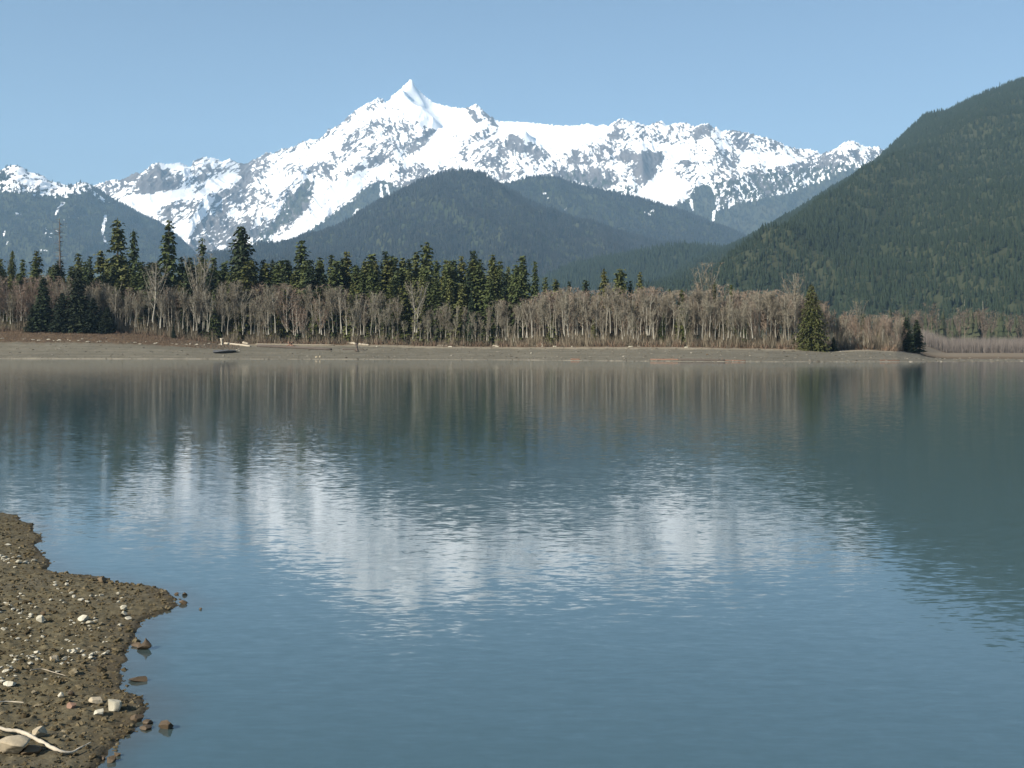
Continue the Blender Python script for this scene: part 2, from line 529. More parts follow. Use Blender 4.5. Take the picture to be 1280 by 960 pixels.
def massif():
    Yr = lambda x: 10600 + 500 * np.exp(-((x - 520) / 90.0) ** 2) - 900 * sstep(320, 180, x)
    SX, SS, X, Y, Z = terrain(70, 1300, 0.8, 440, ridge_massif, Yr, 8250.0, 480.0, prof=1.12, jag=3.2, seed=5)
    px, py = proj(X, Y, Z)
    D0 = paint(px, py, DENS, 0.32)
    gl = sum(poly_mask(px, py, g, 4) for g in GLACIER)
    env = np.clip(np.abs(1 - SS) * 9, 0, 1)
    big = ridged(X / 900 + 0.35 * fbm(X / 700, Y / 700, 2, 8), Y / 1500, 4, 21)
    small = ridged(X / 170, Y / 260, 3, 31)
    amp = (1 - 0.8 * gl)
    for (xa, ya), (xb, yb), hh_, ww_ in [((513, 101), (500, 150), 70, 6), ((513, 101), (532, 140), 40, 5), ((486, 126), (548, 168), 110, 11), ((470, 206), (350, 300), 90, 12), ((386, 222), (302, 316), 90, 12), ((432, 163), (300, 225), 60, 14),
                                         ((800, 188), (804, 240), 90, 9), ((612, 145), (665, 190), 90, 8), ((880, 158), (900, 215), 60, 10), ((272, 248), (230, 300), 80, 10), ((228, 205), (232, 240), 50, 8)]:
        t = np.clip(((px - xa) * (xb - xa) + (py - ya) * (yb - ya)) / ((xb - xa) ** 2 + (yb - ya) ** 2), 0, 1)
        d = np.hypot(px - xa - t * (xb - xa), py - ya - t * (yb - ya)) / ww_
        Z = Z + env * hh_ * np.exp(-np.abs(d) ** 1.4) * (1 - np.abs(2 * t - 1) ** 4)
    Z = Z + env * (80 * big * amp + (8 + 46 * np.clip(D0, 0, .8)) * small * amp)
    px, py = proj(X, Y, Z)
    wpx = px + 3 * fbm(px / 20, py / 20, 3, 70)
    wpy = py + 3 * fbm(px / 20 + 40, py / 20, 3, 71)
    D = paint(wpx, wpy, DENS, 0.32)
    for g in GLACIER:
        m = poly_mask(wpx, wpy, g, 3)
        D = D * (1 - m)
    for d, soft, poly in DENS[8:10]:                       # the pinnacle stands in the glacier
        m = poly_mask(wpx, wpy, poly, soft)
        D = D * (1 - m) + d * m
    fl = flecks(px, py, 100)
    qx, qy = px + 5 * fbm(px / 24, py / 24, 2, 131), py + 5 * fbm(px / 24 + 7, py / 24, 2, 132)
    ca, sa = math.cos(math.radians(-38)), math.sin(math.radians(-38))
    cb, sb = math.cos(math.radians(62)), math.sin(math.radians(62))
    ra = ridged((qx * ca + qy * sa) / 19, (-qx * sa + qy * ca) / 6.2, 5, 141, 0.72)
    rb = ridged((qx * cb + qy * sb) / 18, (-qx * sb + qy * cb) / 6.6, 5, 151, 0.72)
    wm = sstep(-0.2, 0.2, fbm(px / 60, py / 60, 2, 161) + (640 - px) / 1500)
    rib = uniform_rank(-(ra * wm + rb * (1 - wm)))
    n = uniform_rank(0.55 * rib + 0.45 * fl)
    D = np.where((D < 0.12) | (D > 0.82), D, np.clip(D * (1.22 + 2.3 * fbm(px / 36, py / 27, 3, 77)), 0, 0.95))
    rock = np.clip(0.5 + (D * 1.04 - 0.02 - n) * 5.0, 0, 1)
    Fd = paint(wpx, wpy, FOREST, 0.0)
    n2 = uniform_rank(fbm(px / 4.5, py / 7.0, 3, 210, 0.6))
    forest = np.clip(0.5 + (Fd * 1.1 - 0.05 - n2) * 3.0, 0, 1)
    for ln in SNOWLINES:
        (xa, ya), (xb, yb) = ln
        t = np.clip(((px - xa) * (xb - xa) + (py - ya) * (yb - ya)) / ((xb - xa) ** 2 + (yb - ya) ** 2), 0, 1)
        d = np.hypot(px - xa - t * (xb - xa) - 1.2 * pn(px / 4, py / 4, 3), py - ya - t * (yb - ya))
        m = d < 1.7
        forest[m] = 0
        rock[m] = 0
    me = mesh_np('snow_mountain', np.stack([X, Y, Z], -1).reshape(-1, 3), Q=grid_quads(*X.shape), attrs={'rock': rock, 'forest': forest})
    plain(obj('snow_mountain', me, M_mount))
    rs = np.random.default_rng(5)
    keep = (forest > 0.5) * (SS < 1.0) * (SS > 0.0)
    p, i, j = sample_surface(X, Y, Z, keep * (0.35 + 0.65 * (Fd > 0.9)), 15000, rs)
    h = rs.uniform(14, 30, len(p))
    me = scatter_mesh('mountain_forest', T_small, p - [0, 0, 2], h, h * rs.uniform(0.9, 1.3, len(p)), rs.uniform(0, 1, len(p)), rs)
    plain(obj('mountain_forest', me, M_blueforest), 'stuff')


massif()


def wooded_hill(name, fname, x0, x1, dx, nrow, ridge, Yr, Yf, z0, prof, amp, wav, ntree, temps, hrange, wide, tmat, seed, layers=None, base=0.0, fl=None, lean=None, tintfn=None):
    SX, SS, X, Y, Z = terrain(x0, x1, dx, nrow, ridge, Yr, Yf, z0, prof, back=(0.35, 10), seed=seed)
    env = np.clip(np.abs(1 - SS) * 5, 0.0, 1)
    rib = ridged(X / wav, Y / (wav * 2.2), 4, seed)
    Z = Z + env * amp * rib + env * amp * 0.25 * fbm(X / (wav * .2), Y / (wav * .2), 3, seed + 4)
    if lean is not None:
        Z = Z + env * lean(SX, SS, X, Y)
    px, py = proj(X, Y, Z)
    wpx, wpy = px + 3 * fbm(px / 15, py / 15, 3, seed + 1), py + 3 * fbm(px / 15 + 30, py / 15, 3, seed + 2)
    snow = paint(wpx, wpy, layers, 0.0) if layers else np.zeros(px.shape)      # share of open snow
    n = uniform_rank(fbm(px / 5, py / 5, 3, seed + 20, 0.6))
    open_ = np.clip(0.5 + (snow * 1.06 - 0.03 - n) * 3.0, 0, 1) if layers else snow
    rockn = uniform_rank(fbm(px / 7, py / 5, 3, seed + 33, 0.6))
    rock = np.clip(0.5 + (0.2 - rockn) * 4, 0, 1)
    me = mesh_np(name, np.stack([X, Y, Z], -1).reshape(-1, 3), Q=grid_quads(*X.shape), attrs={'rock': rock, 'forest': 1 - open_})
    plain(obj(name, me, M_hillfloor))
    rs = np.random.default_rng(seed)
    keep = (open_ < 0.5) * (SS < 1.06) * (SS > 0.0)
    p, i, j = sample_surface(X, Y, Z, keep, ntree, rs)
    h = rs.uniform(hrange[0], hrange[1], ntree) * np.where(rs.uniform(0, 1, ntree) < 0.06, 1.3, 1.0)
    t = np.clip(rs.normal(0.45, 0.2, ntree) + 0.22 * fbm(p[:, 0] / 260, p[:, 1] / 260, 3, seed + 7), 0, 1)
    if tintfn is not None:
        t = tintfn(t, px[i, j], py[i, j], rs)
    me = scatter_mesh(fname, temps, p - [0, 0, 1.5], h, h * wide * rs.uniform(0.8, 1.2, ntree), t, rs)
    plain(obj(fname, me, tmat), 'stuff')
    return X, Y, Z, SS


# ---- left ridge: snow on its crest, dark woods with slide tracks below
L2 = ridge_fn([(-260, 190), (-120, 205), (-40, 222), (0, 213), (12, 207), (19, 206), (28, 209), (36, 215), (47, 217), (55, 220), (62, 226), (75, 229), (85, 232),
               (92, 231), (98, 228), (108, 228), (114, 231), (122, 236), (132, 243), (142, 249), (155, 256), (170, 265), (185, 272), (200, 280), (215, 290),
               (228, 302), (240, 318), (255, 334), (275, 350), (330, 372)])
SNOW2 = [
    (0.75, 5, [(-260, 180), (0, 205), (20, 200), (70, 220), (112, 226), (116, 236), (95, 243), (75, 246), (60, 244), (30, 240), (0, 238), (-260, 220)]),
    (0.98, 3, [(8, 213), (20, 207), (34, 214), (60, 228), (95, 240), (80, 244), (62, 238), (40, 232), (14, 226), (12, 220)]),
    (0.10, 3, [(-60, 216), (8, 216), (12, 222), (0, 228), (-60, 232)]),
    (0.5, 2, [(112, 236), (130, 246), (142, 252), (136, 254), (118, 246)]),
    (0.95, 1, [(77, 252), (81, 252), (70, 268), (66, 272), (68, 266)]),
    (0.9, 1, [(130, 268), (133, 268), (131, 290), (133, 306), (129, 302), (127, 288)]),
    (0.85, 1, [(20, 266), (27, 266), (27, 269), (20, 269)]),
    (0.85, 1, [(3, 290), (6, 287), (4, 296), (0, 297)]),
    (0.18, 4, [(55, 283), (70, 285), (78, 296), (60, 296)]),
    (0.12, 4, [(45, 300), (62, 306), (58, 318), (48, 316)]),
    (0.7, 1, [(80, 273), (86, 271), (84, 276), (78, 278)]),
    (0.8, 1, [(9, 303), (12, 301), (10, 308), (8, 307)]),
]
wooded_hill('ridge_hill', 'ridge_forest', -260, 330, 1.0, 220, L2, 8200.0, 6200.0, 380.0, 1.0, 85, 520, 15000, T_small, (14, 28), 1.1, M_blueforest, 61, SNOW2)

# ---- middle hills
LB = ridge_fn([(540, 262), (600, 238), (640, 228), (665, 221), (690, 220), (720, 230), (760, 240), (800, 248), (830, 257), (850, 263), (880, 275), (920, 292), (960, 312), (1010, 335)])
SNOWB = [(0.35, 2, [(675, 236), (682, 238), (690, 250), (684, 252)]), (0.2, 1.5, [(704, 258), (708, 256), (708, 266), (704, 268)]), (0.35, 2, [(805, 264), (820, 262), (822, 268), (808, 270)])]
wooded_hill('middle_hill', 'middle_forest', 520, 1020, 1.3, 120, LB, 7600.0, 6000.0, 420.0, 1.05, 65, 480, 14000, T_small, (16, 30), 1.1, M_blueforest, 62, SNOWB)

LA = ridge_fn([(225, 345), (245, 326), (270, 321), (300, 322), (340, 313), (370, 301), (400, 294), (440, 276), (470, 254), (500, 240), (530, 224), (560, 215), (575, 213), (600, 216), (615, 226),
               (640, 240), (660, 252), (700, 270), (740, 282), (800, 298), (840, 309), (880, 320), (930, 336), (980, 350)])
wooded_hill('cone_hill', 'cone_hill_forest', 225, 980, 1.3, 160, LA, 6000.0, 4200.0, 240.0, 1.0, 70, 420, 24000, T_small, (16, 30), 1.1, M_blueforest, 63)

LC = ridge_fn([(640, 372), (690, 347), (720, 333), (760, 325), (800, 317), (840, 310), (880, 310), (910, 312), (960, 330), (1020, 350)])
wooded_hill('low_hill', 'low_hill_forest', 640, 1020, 1.5, 80, LC, 3900.0, 3000.0, 120.0, 1.0, 18, 300, 7000, T_mid, (18, 30), 1.0, M_farforest, 64)

# ---- the big hill on the right
LR = ridge_fn([(800, 366), (850, 342), (880, 324), (905, 313), (925, 303), (960, 285), (1000, 261), (1040, 235), (1070, 218), (1095, 201), (1120, 178), (1140, 159), (1155, 145), (1170, 140),
               (1185, 139), (1210, 126), (1240, 113), (1280, 98), (1360, 64), (1450, 36), (1600, 10), (1800, -10)])


def spur(SX, SS, X, Y):
    c = 1290 - 420 * (1 - SS)
    return 75 * np.exp(-((SX - c) / 75.0) ** 2) * sstep(0.0, 0.25, SS) * sstep(0.82, 0.5, SS)


def right_tint(t, px, py, rs):
    brown = sstep(375, 395, py) * sstep(1120, 1170, px)
    return np.where(rs.uniform(0, 1, len(t)) < brown * 0.45, 1.0, t * 0.92)


RH = wooded_hill('right_hill', 'right_hill_forest', 800, 1700, 1.6, 260, LR, 3700.0, 1300.0, 8.0, 1.06, 40, 420, 70000, T_mid, (8, 17), 1.1, M_farforest, 65, lean=spur, tintfn=right_tint)


# ------------------------------------------------------------------ far shore, valley ground and water
def far_params(x):
    yw = np.interp(x, [-400, 0, 320, 500, 640, 800, 960, 1280, 1900], [448.3, 448.5, 449, 449.5, 450, 451.6, 452.4, 452.4, 452.4])
    Yw = H * F / (yw - HZ)
    yb = np.interp(x, [-400, 0, 100, 150, 190, 220, 250, 280, 400, 480, 530, 640, 700, 830, 960, 1040, 1085, 1110, 1150, 1172, 1900],
                   [412, 413, 414, 416, 419, 422, 426, 429, 430, 430, 432, 433, 433, 433, 435, 438, 436.5, 438, 440, 441, 441])
    w = np.interp(x, [-400, 320, 640, 960, 1120, 1150, 1185, 1900], [46, 44, 40, 42, 48, 90, 320, 320])
    zb = H + (HZ - yb) / F * (Yw + w)
    return Yw, w, zb


def far_ground(X, Y):
    x = X / Y * F + 640
    Yw, w, zb = far_params(x)
    d = Y - Yw
    t = np.clip(d / w, 0, 1)
    up = zb * (0.55 * t + 0.45 * t * t * (3 - 2 * t)) + np.clip(d - w, 0, 260) * 0.018
    n = 0.10 * fbm(X / 9, Y / 5, 4, 90) + 0.05 * fbm(X / 1.8, Y / 1.8, 2, 95)
    return np.where(d < 0, np.maximum(-2.5, d * 0.06), up + n * np.clip(d / 3, 0, 1))


m_shore, nt, N, L, b = mat('far_beach')
nz = noise(nt, 0.35, 6)
nzs = noise(nt, 0.05, 4)
beach = ramp(nt, nz.outputs['Fac'], [(0.3, (0.115, 0.104, 0.078)), (0.7, (0.175, 0.160, 0.125))])
nzb = noise(nt, 1.6, 5)
beach = mix(nt, ramp(nt, nzb.outputs['Fac'], [(0.55, (0, 0, 0)), (0.7, (0.6, 0.6, 0.6))]), beach, (0.075, 0.067, 0.050))
beach = mix(nt, mathn(nt, 'MULTIPLY', nzs.outputs['Fac'], 0.5), beach, (0.12, 0.115, 0.092))
beach = mix(nt, mathn(nt, 'MULTIPLY', attr(nt, 'band'), 0.75), beach, (0.085, 0.079, 0.062))
brown = ramp(nt, nz.outputs['Fac'], [(0.3, (0.066, 0.046, 0.030)), (0.7, (0.125, 0.090, 0.057))])
c = mix(nt, attr(nt, 'veg'), beach, brown)
c = mix(nt, attr(nt, 'wet'), c, (0.26, 0.23, 0.175))
c = mix(nt, attr(nt, 'straw'), c, (0.29, 0.25, 0.185))
L.new(c, b.inputs['Base Color'])
b.inputs['Roughness'].default_value = 0.95
b.inputs['Specular IOR Level'].default_value = 0.1

xs = np.arange(-420, 1904, 2.0)
dl = np.concatenate([np.linspace(-60, -2, 14), np.linspace(-1.5, 3, 12), np.linspace(3.6, 56, 70), np.linspace(58, 380, 70), np.geomspace(390, 1400, 20)])
SX, DL = np.meshgrid(xs, dl)
Ywv, wv, zbv = far_params(SX)
Yg = Ywv + DL
Xg = (SX - 640) / F * Yg
Zg = far_ground(Xg, Yg)
Zg[-1] = -2.0
jit = 3.0 * fbm(SX / 14, DL / 8, 3, 44)
veg = sstep(-7, -2, DL - wv + jit + 0)
leftbank = sstep(270, 210, SX)
veg = np.maximum(veg, leftbank * sstep(22, 27, DL + jit * 1.0))
veg[DL > 60] = 1
wet = sstep(3.2, 1.2, DL + 0.8 * fbm(SX / 40, DL * 0, 2, 4)) * sstep(-1, 0.2, DL) * np.clip(0.6 + 1.1 * fbm(SX / 26, DL * 0, 4, 41), 0.1, 1)
straw = sstep(-12, -8, DL - wv + jit) * sstep(-1, -5, DL - wv + jit) * sstep(270, 330, SX) * (0.45 + 0.5 * fbm(SX / 50, DL / 20, 3, 61)) * (SX < 1160)
straw = np.maximum(straw, 0.35 * (SX > 1140) * sstep(60, 160, DL) * sstep(310, 280, DL))
band = np.clip(0.5 + 1.3 * fbm(SX / 130, DL / 2.6, 4, 201, 0.6), 0, 1)
me = mesh_np('far_shore', np.stack([Xg, Yg, Zg], -1).reshape(-1, 3), Q=grid_quads(*Xg.shape), attrs={'band': band, 'veg': np.clip(veg, 0, 1), 'wet': np.clip(wet, 0, 1), 'straw': np.clip(straw, 0, 1)})
plain(obj('far_shore', me, m_shore))

m_ground, nt, N, L, b = mat('valley_floor')
nz = noise(nt, 0.01, 5)
L.new(ramp(nt, nz.outputs['Fac'], [(0.3, (0.04, 0.045, 0.022)), (0.7, (0.09, 0.075, 0.045))]), b.inputs['Base Color'])
b.inputs['Roughness'].default_value = 1.0
g = 15000.0
me = mesh_np('ground', [(-g, -2000, -3), (g, -2000, -3), (g, 13000, -3), (-g, 13000, -3)], Q=[(0, 1, 2, 3)])
plain(obj('ground', me, m_ground))

# water: a calm sheet whose surface leans a little with every ripple
m_water, nt, N, L, b = mat('lake_water')
geo = nt.nodes.new('ShaderNodeNewGeometry')


def slopes(scale, detail, amp, seedv):
    mp = nt.nodes.new('ShaderNodeMapping')
    mp.inputs['Scale'].default_value = scale
    mp.inputs['Location'].default_value = (seedv, seedv * 1.7, 0)
    L.new(geo.outputs['Position'], mp.inputs['Vector'])
    nn = noise(nt, 1.0, detail, mp.outputs[0], 0.5)
    v = nt.nodes.new('ShaderNodeVectorMath')
    v.operation = 'SUBTRACT'
    L.new(nn.outputs['Color'], v.inputs[0])
    v.inputs[1].default_value = (0.5, 0.5, 0.5)
    s = nt.nodes.new('ShaderNodeVectorMath')
    s.operation = 'MULTIPLY'
    L.new(v.outputs[0], s.inputs[0])
    s.inputs[1].default_value = amp
    return s.outputs[0]


def vadd(a, bb):
    v = nt.nodes.new('ShaderNodeVectorMath')
    v.operation = 'ADD'
    L.new(a, v.inputs[0])
    L.new(bb, v.inputs[1])
    return v.outputs[0]


sv = vadd(slopes((4.4, 12.5, 1), 2, (0.035, 0.085, 0), 3.0), slopes((11.0, 27.0, 1), 1, (0.03, 0.05, 0), 8.0))
sv = vadd(sv, slopes((0.5, 1.6, 1), 1, (0.006, 0.014, 0), 5.0))
sep = nt.nodes.new('ShaderNodeSeparateXYZ')
L.new(geo.outputs['Position'], sep.inputs[0])
mr = nt.nodes.new('ShaderNodeMapRange')
mr.inputs['From Min'].default_value = 45
mr.inputs['From Max'].default_value = 190
mr.inputs['To Min'].default_value = 1.0
mr.inputs['To Max'].default_value = 0.45
L.new(sep.outputs['Y'], mr.inputs['Value'])
patch = noise(nt, 0.035, 3)
pm = nt.nodes.new('ShaderNodeMapRange')
pm.inputs['From Min'].default_value = 0.35
pm.inputs['From Max'].default_value = 0.65
pm.inputs['To Min'].default_value = 0.65
pm.inputs['To Max'].default_value = 1.15
L.new(patch.outputs['Fac'], pm.inputs['Value'])
amp = mathn(nt, 'MULTIPLY', mr.outputs[0], pm.outputs[0])
vs = nt.nodes.new('ShaderNodeVectorMath')
vs.operation = 'SCALE'
L.new(sv, vs.inputs[0])
L.new(amp, vs.inputs['Scale'])
up = nt.nodes.new('ShaderNodeCombineXYZ')
up.inputs[2].default_value = 1.0
nv = nt.nodes.new('ShaderNodeVectorMath')
nv.operation = 'NORMALIZE'
L.new(vadd(vs.outputs[0], up.outputs[0]), nv.inputs[0])
L.new(nv.outputs[0], b.inputs['Normal'])
L.new(mix(nt, attr(nt, 'shallow'), (0.038, 0.077, 0.090), (0.045, 0.044, 0.032)), b.inputs['Base Color'])
b.inputs['Roughness'].default_value = 0.03
b.inputs['IOR'].default_value = 1.6
rg = nt.nodes.new('ShaderNodeMapRange')
for k_, v_ in (('From Min', 40), ('From Max', 170), ('To Min', 0.068), ('To Max', 0.035)):
    rg.inputs[k_].default_value = v_
L.new(sep.outputs['Y'], rg.inputs['Value'])
L.new(rg.outputs[0], b.inputs['Roughness'])

# ------------------------------------------------------------------ near shore
CONT = [(-900, 560), (-300, 610), (-120, 630), (0, 642), (20, 645), (25, 652), (42, 655), (38, 665), (50, 670), (42, 680), (48, 690), (56, 700), (62, 705), (58, 712), (75, 717), (110, 721), (130, 723),
        (150, 731), (185, 734), (205, 739), (217, 747), (222, 757), (200, 766), (180, 775), (166, 786), (165, 800), (156, 815), (150, 835), (148, 850), (155, 865), (170, 872),
        (178, 886), (165, 905), (165, 914), (150, 924), (135, 934), (122, 946), (108, 965), (90, 1010), (80, 1100), (100, 1300)]
cp = np.array([((x - 640) * H / (y - HZ), H * F / (y - HZ)) for x, y in CONT])
near_poly = np.concatenate([cp, [(0.3, 2.2), (1.4, 0.6), (2.5, -6), (3, -40), (-60, -40), (-60, 30)]])


def shore_sd(X, Y):
    """metres inside (+) or outside (-) the near shore's water line"""
    p = near_poly
    d2 = np.full(X.shape, 1e12)
    ins = np.zeros(X.shape, bool)
    for i in range(len(p)):
        x0, y0 = p[i]
        x1, y1 = p[(i + 1) % len(p)]
        ex, ey = x1 - x0, y1 - y0
        t = np.clip(((X - x0) * ex + (Y - y0) * ey) / (ex * ex + ey * ey + 1e-9), 0, 1)
        d2 = np.minimum(d2, (X - x0 - t * ex) ** 2 + (Y - y0 - t * ey) ** 2)
        c = ((y0 > Y) != (y1 > Y)) & (X < ex * (Y - y0) / (ey if abs(ey) > 1e-9 else 1e-9) + x0)
        ins ^= c
    return np.sqrt(d2) * np.where(ins, 1, -1)


def clods(X, Y, size, seed):
    """rounded lumps: 1 at a lump's centre, 0 between lumps"""
    x, y = X / size, Y / size
    ix, iy = np.floor(x), np.floor(y)
    best = np.full(x.shape, 9.0)
    hh = np.zeros(x.shape)
    for dx in (-1, 0, 1):
        for dy in (-1, 0, 1):
            cx, cy = ix + dx, iy + dy
            jx, jy = _hash(cx, cy, seed) / 65536.0, _hash(cx, cy, seed + 7) / 65536.0
            d = (x - cx - jx) ** 2 + (y - cy - jy) ** 2
            m = d < best
            best = np.where(m, d, best)
            hh = np.where(m, 0.25 + 0.75 * (_hash(cx, cy, seed + 13) / 65536.0) ** 2, hh)
    return hh * np.sqrt(np.clip(1 - best * 2.0, 0, 1))


def near_ground(X, Y):
    X, Y = np.asarray(X, float), np.asarray(Y, float)
    sd = shore_sd(X, Y) + 0.10 * fbm(X / 0.5, Y / 0.5, 3, 12)
    base = np.where(sd > 0, 0.012 + 0.30 * (1 - np.exp(-sd / 4.5)) + 0.02 * np.clip(sd - 6, 0, 60), sd * 0.16)
    f = np.clip((sd + 0.15) / 0.45, 0, 1)
    z = base + f * (0.030 * fbm(X / 0.9, Y / 0.9, 4, 13) + 0.015 * clods(X, Y, 0.09, 3) + 0.016 * clods(X, Y, 0.045, 5) + 0.012 * fbm(X / 0.07, Y / 0.07, 2, 14))
    return np.maximum(z, -0.8)


wx_ = np.concatenate([[-900, -60], np.arange(-12.4, 3.0, 0.1), [60, 900]])
wy_ = np.concatenate([[-60], np.arange(4.0, 28.0, 0.1), [60, 420]])
WX, WY = np.meshgrid(wx_, wy_)
shal = sstep(-0.5, 0.05, shore_sd(WX, WY) + 0.15 * fbm(WX / 0.6, WY / 0.6, 3, 222)) * (WX < 10) * (WX > -59) * 0.8
me = mesh_np('water', np.stack([WX, WY, 0 * WX], -1).reshape(-1, 3), Q=grid_quads(*WX.shape), attrs={'shallow': shal})
plain(obj('water', me, m_water))
xs1 = np.arange(-11.5, 1.0, 0.02)
ys1 = np.concatenate([np.arange(5.0, 9.5, 0.02), np.arange(9.5, 15, 0.03), np.arange(15, 27.1, 0.05)])
Xn, Yn = np.meshgrid(xs1, ys1)
Xn = Xn + 0.0
Zn = near_ground(Xn, Yn)
m_near, nt, N, L, b = mat('muddy_gravel')
n1 = noise(nt, 1.1, 6)
n2 = noise(nt, 26.0, 4)
n3 = noise(nt, 9.0, 5)
c = ramp(nt, n3.outputs['Fac'], [(0.28, (0.058, 0.047, 0.026)), (0.5, (0.098, 0.082, 0.046)), (0.72, (0.142, 0.121, 0.072))])
c = mix(nt, ramp(nt, n1.outputs['Fac'], [(0.45, (0, 0, 0)), (0.68, (0.7, 0.7, 0.7))]), c, (0.085, 0.076, 0.054))
c = mix(nt, ramp(nt, n2.outputs['Fac'], [(0.62, (0, 0, 0)), (0.72, (0.55, 0.55, 0.55))]), c, (0.22, 0.19, 0.13))
c = mix(nt, attr(nt, 'damp'), c, (0.045, 0.033, 0.020))
L.new(c, b.inputs['Base Color'])
b.inputs['Roughness'].default_value = 0.92
b.inputs['Specular IOR Level'].default_value = 0.2
bp = add(nt, 'ShaderNodeBump')
bp.inputs['Strength'].default_value = 0.8
bp.inputs['Distance'].default_value = 0.012
L.new(n2.outputs['Fac'], bp.inputs['Height'])
L.new(bp.outputs[0], b.inputs['Normal'])
damp = sstep(0.05, 0.0, Zn) * 0.75
me = mesh_np('near_shore', np.stack([Xn, Yn, Zn], -1).reshape(-1, 3), Q=grid_quads(*Xn.shape), attrs={'damp': damp})
plain(obj('near_shore', me, m_near))
# the bank the photographer stands on, and the shore going on to the left (coarser)
for k, (xa, xb, ya, yb, st) in enumerate([(-60, -11.45, 4.95, 30, 0.25), (-60, 3.5, -40, 5.04, 0.25)]):
    Xb, Yb = np.meshgrid(np.arange(xa, xb + st, st), np.arange(ya, yb + st, st))
    Xb, Yb = np.minimum(Xb, xb), np.minimum(Yb, yb)
    Zb = near_ground(Xb, Yb) - 0.004
    me = mesh_np('near_bank', np.stack([Xb, Yb, Zb], -1).reshape(-1, 3), Q=grid_quads(*Xb.shape), attrs={'damp': np.zeros(Xb.shape)})
    plain(obj('near_bank', me, m_near))


def at_shore(x, y):
    """the point of the near ground seen at photo pixel (x, y)"""
    z = 0.0
    for _ in range(6):
        Y = (H - z) * F / (y - HZ)
        X = (x - 640) / F * Y
        z = max(0.0, float(near_ground(np.array([X]), np.array([Y]))[0]))
    return X, Y, z


# ------------------------------------------------------------------ stones, driftwood
def ico():
    t = (1 + 5 ** 0.5) / 2
    V = np.array([(-1, t, 0), (1, t, 0), (-1, -t, 0), (1, -t, 0), (0, -1, t), (0, 1, t), (0, -1, -t), (0, 1, -t), (t, 0, -1), (t, 0, 1), (-t, 0, -1), (-t, 0, 1)], float)
    T = [(0, 11, 5), (0, 5, 1), (0, 1, 7), (0, 7, 10), (0, 10, 11), (1, 5, 9), (5, 11, 4), (11, 10, 2), (10, 7, 6), (7, 1, 8),
         (3, 9, 4), (3, 4, 2), (3, 2, 6), (3, 6, 8), (3, 8, 9), (4, 9, 5), (2, 4, 11), (6, 2, 10), (8, 6, 7), (9, 8, 1)]
    return V / np.linalg.norm(V[0]), np.array(T)


def subdiv(V, T):
    V = list(map(tuple, V))
    c = {}

    def mid(a, b_):
        k = (min(a, b_), max(a, b_))
        if k not in c:
            m_ = (np.array(V[a]) + np.array(V[b_])) / 2
            V.append(tuple(m_ / np.linalg.norm(m_)))
            c[k] = len(V) - 1
        return c[k]
    out = []
    for a, b_, d in T:
        ab, bd, da = mid(a, b_), mid(b_, d), mid(d, a)
        out += [(a, ab, da), (b_, bd, ab), (d, da, bd), (ab, bd, da)]
    return np.array(V), np.array(out)


ICO1 = subdiv(*ico())
ICO3 = subdiv(*subdiv(*ICO1))


def stone_mesh(seed, dims, cuts=9, blocky=0.6, fine=0.05, hi=True, peak=0.0, smooth=False):
    """a broken stone: a ball cut by random planes, then roughened and flattened"""
    r = np.random.default_rng(seed)
    V, T = ICO3 if hi else ICO1
    V = V.copy()
    for _ in range(cuts):
        n = r.normal(0, 1, 3)
        n[2] *= 0.9
        n /= np.linalg.norm(n)
        d = r.uniform(0.42, 0.8) * (1 - 0.25 * blocky) + 0.1
        k = V @ n - d
        V -= np.clip(k, 0, None)[:, None] * n
    V *= (1 + fine * fbm(V[:, 0] * 2.3 + V[:, 2], V[:, 1] * 2.3 - V[:, 2], 3, seed))[:, None]
    if peak:
        V[:, :2] *= (1.1 - peak * sstep(-0.3, 1.0, V[:, 2]))[:, None]
    V /= np.abs(V).max(0)
    V *= np.array(dims) / 2.0
    V[:, 2] += dims[2] * 0.32
    return mesh_np('stone', V, T, smooth=smooth)


def stone(x, y, w, h, material, label, seed, name='stone', cat='stone', group=None, depth=0.8, cuts=9, rot=None, inwater=False, **kw):
    """w, h: how wide and tall it looks in the photo, in photo pixels; (x, y) its foot"""
    X, Y, z = at_shore(x, y)
    if inwater:
        z, Y = 0.0, H * F / (y - HZ)
        X = (x - 640) / F * Y
    k = Y / F
    o = obj(name, stone_mesh(seed, (w * k, w * k * depth, h * k * 1.15), cuts, **kw), material)
    o.location = (X, Y, z - h * k * (0.06 if not inwater else 0.1))
    o.rotation_euler = (0, 0, rot if rot is not None else (seed * 1.7) % 0.8 - 0.4)
    tag(o, label, cat, group)
    return o


ST = 'stones lying on the near shore'
stone(143, 888, 25, 17, M_pale, 'largest whitish angular stone at the right edge of the brown shore', 1, group=ST, cuts=12)
stone(125, 893, 16, 8, M_pale, 'small whitish block just left in front of the largest white stone', 2, group=ST, cuts=12)
stone(121, 879, 20, 7, M_buff, 'flat tan stone with pale end lying behind the largest white stone', 3, group=ST)
stone(47, 923, 22, 13, M_buff, 'tan block of stone standing just behind the bleached branch', 4, group=ST, cuts=12)
stone(18, 942, 50, 21, M_buff, 'big smooth buff boulder under the bleached branch in the corner', 5, name='boulder', cat='boulder', group=ST, cuts=5, depth=0.7, smooth=True, fine=0.09)
stone(38, 942, 26, 12, M_brownstone, 'grey brown piece forming the right side of the buff boulder', 6, group=ST)  # the boulder's grey right side, built as its own darker piece
stone(75, 872, 9, 8, M_pale, 'single pale cube-like stone alone on mud above the tan block', 7, group=ST, cuts=12)
stone(88, 869, 10, 6, M_wetstone, 'small dark stone right beside the single pale cube-like stone', 8, group=ST)
stone(50, 778, 11, 10, M_pale, 'round whitish stone beside a dark stone on the upper gravel', 9, group=ST)
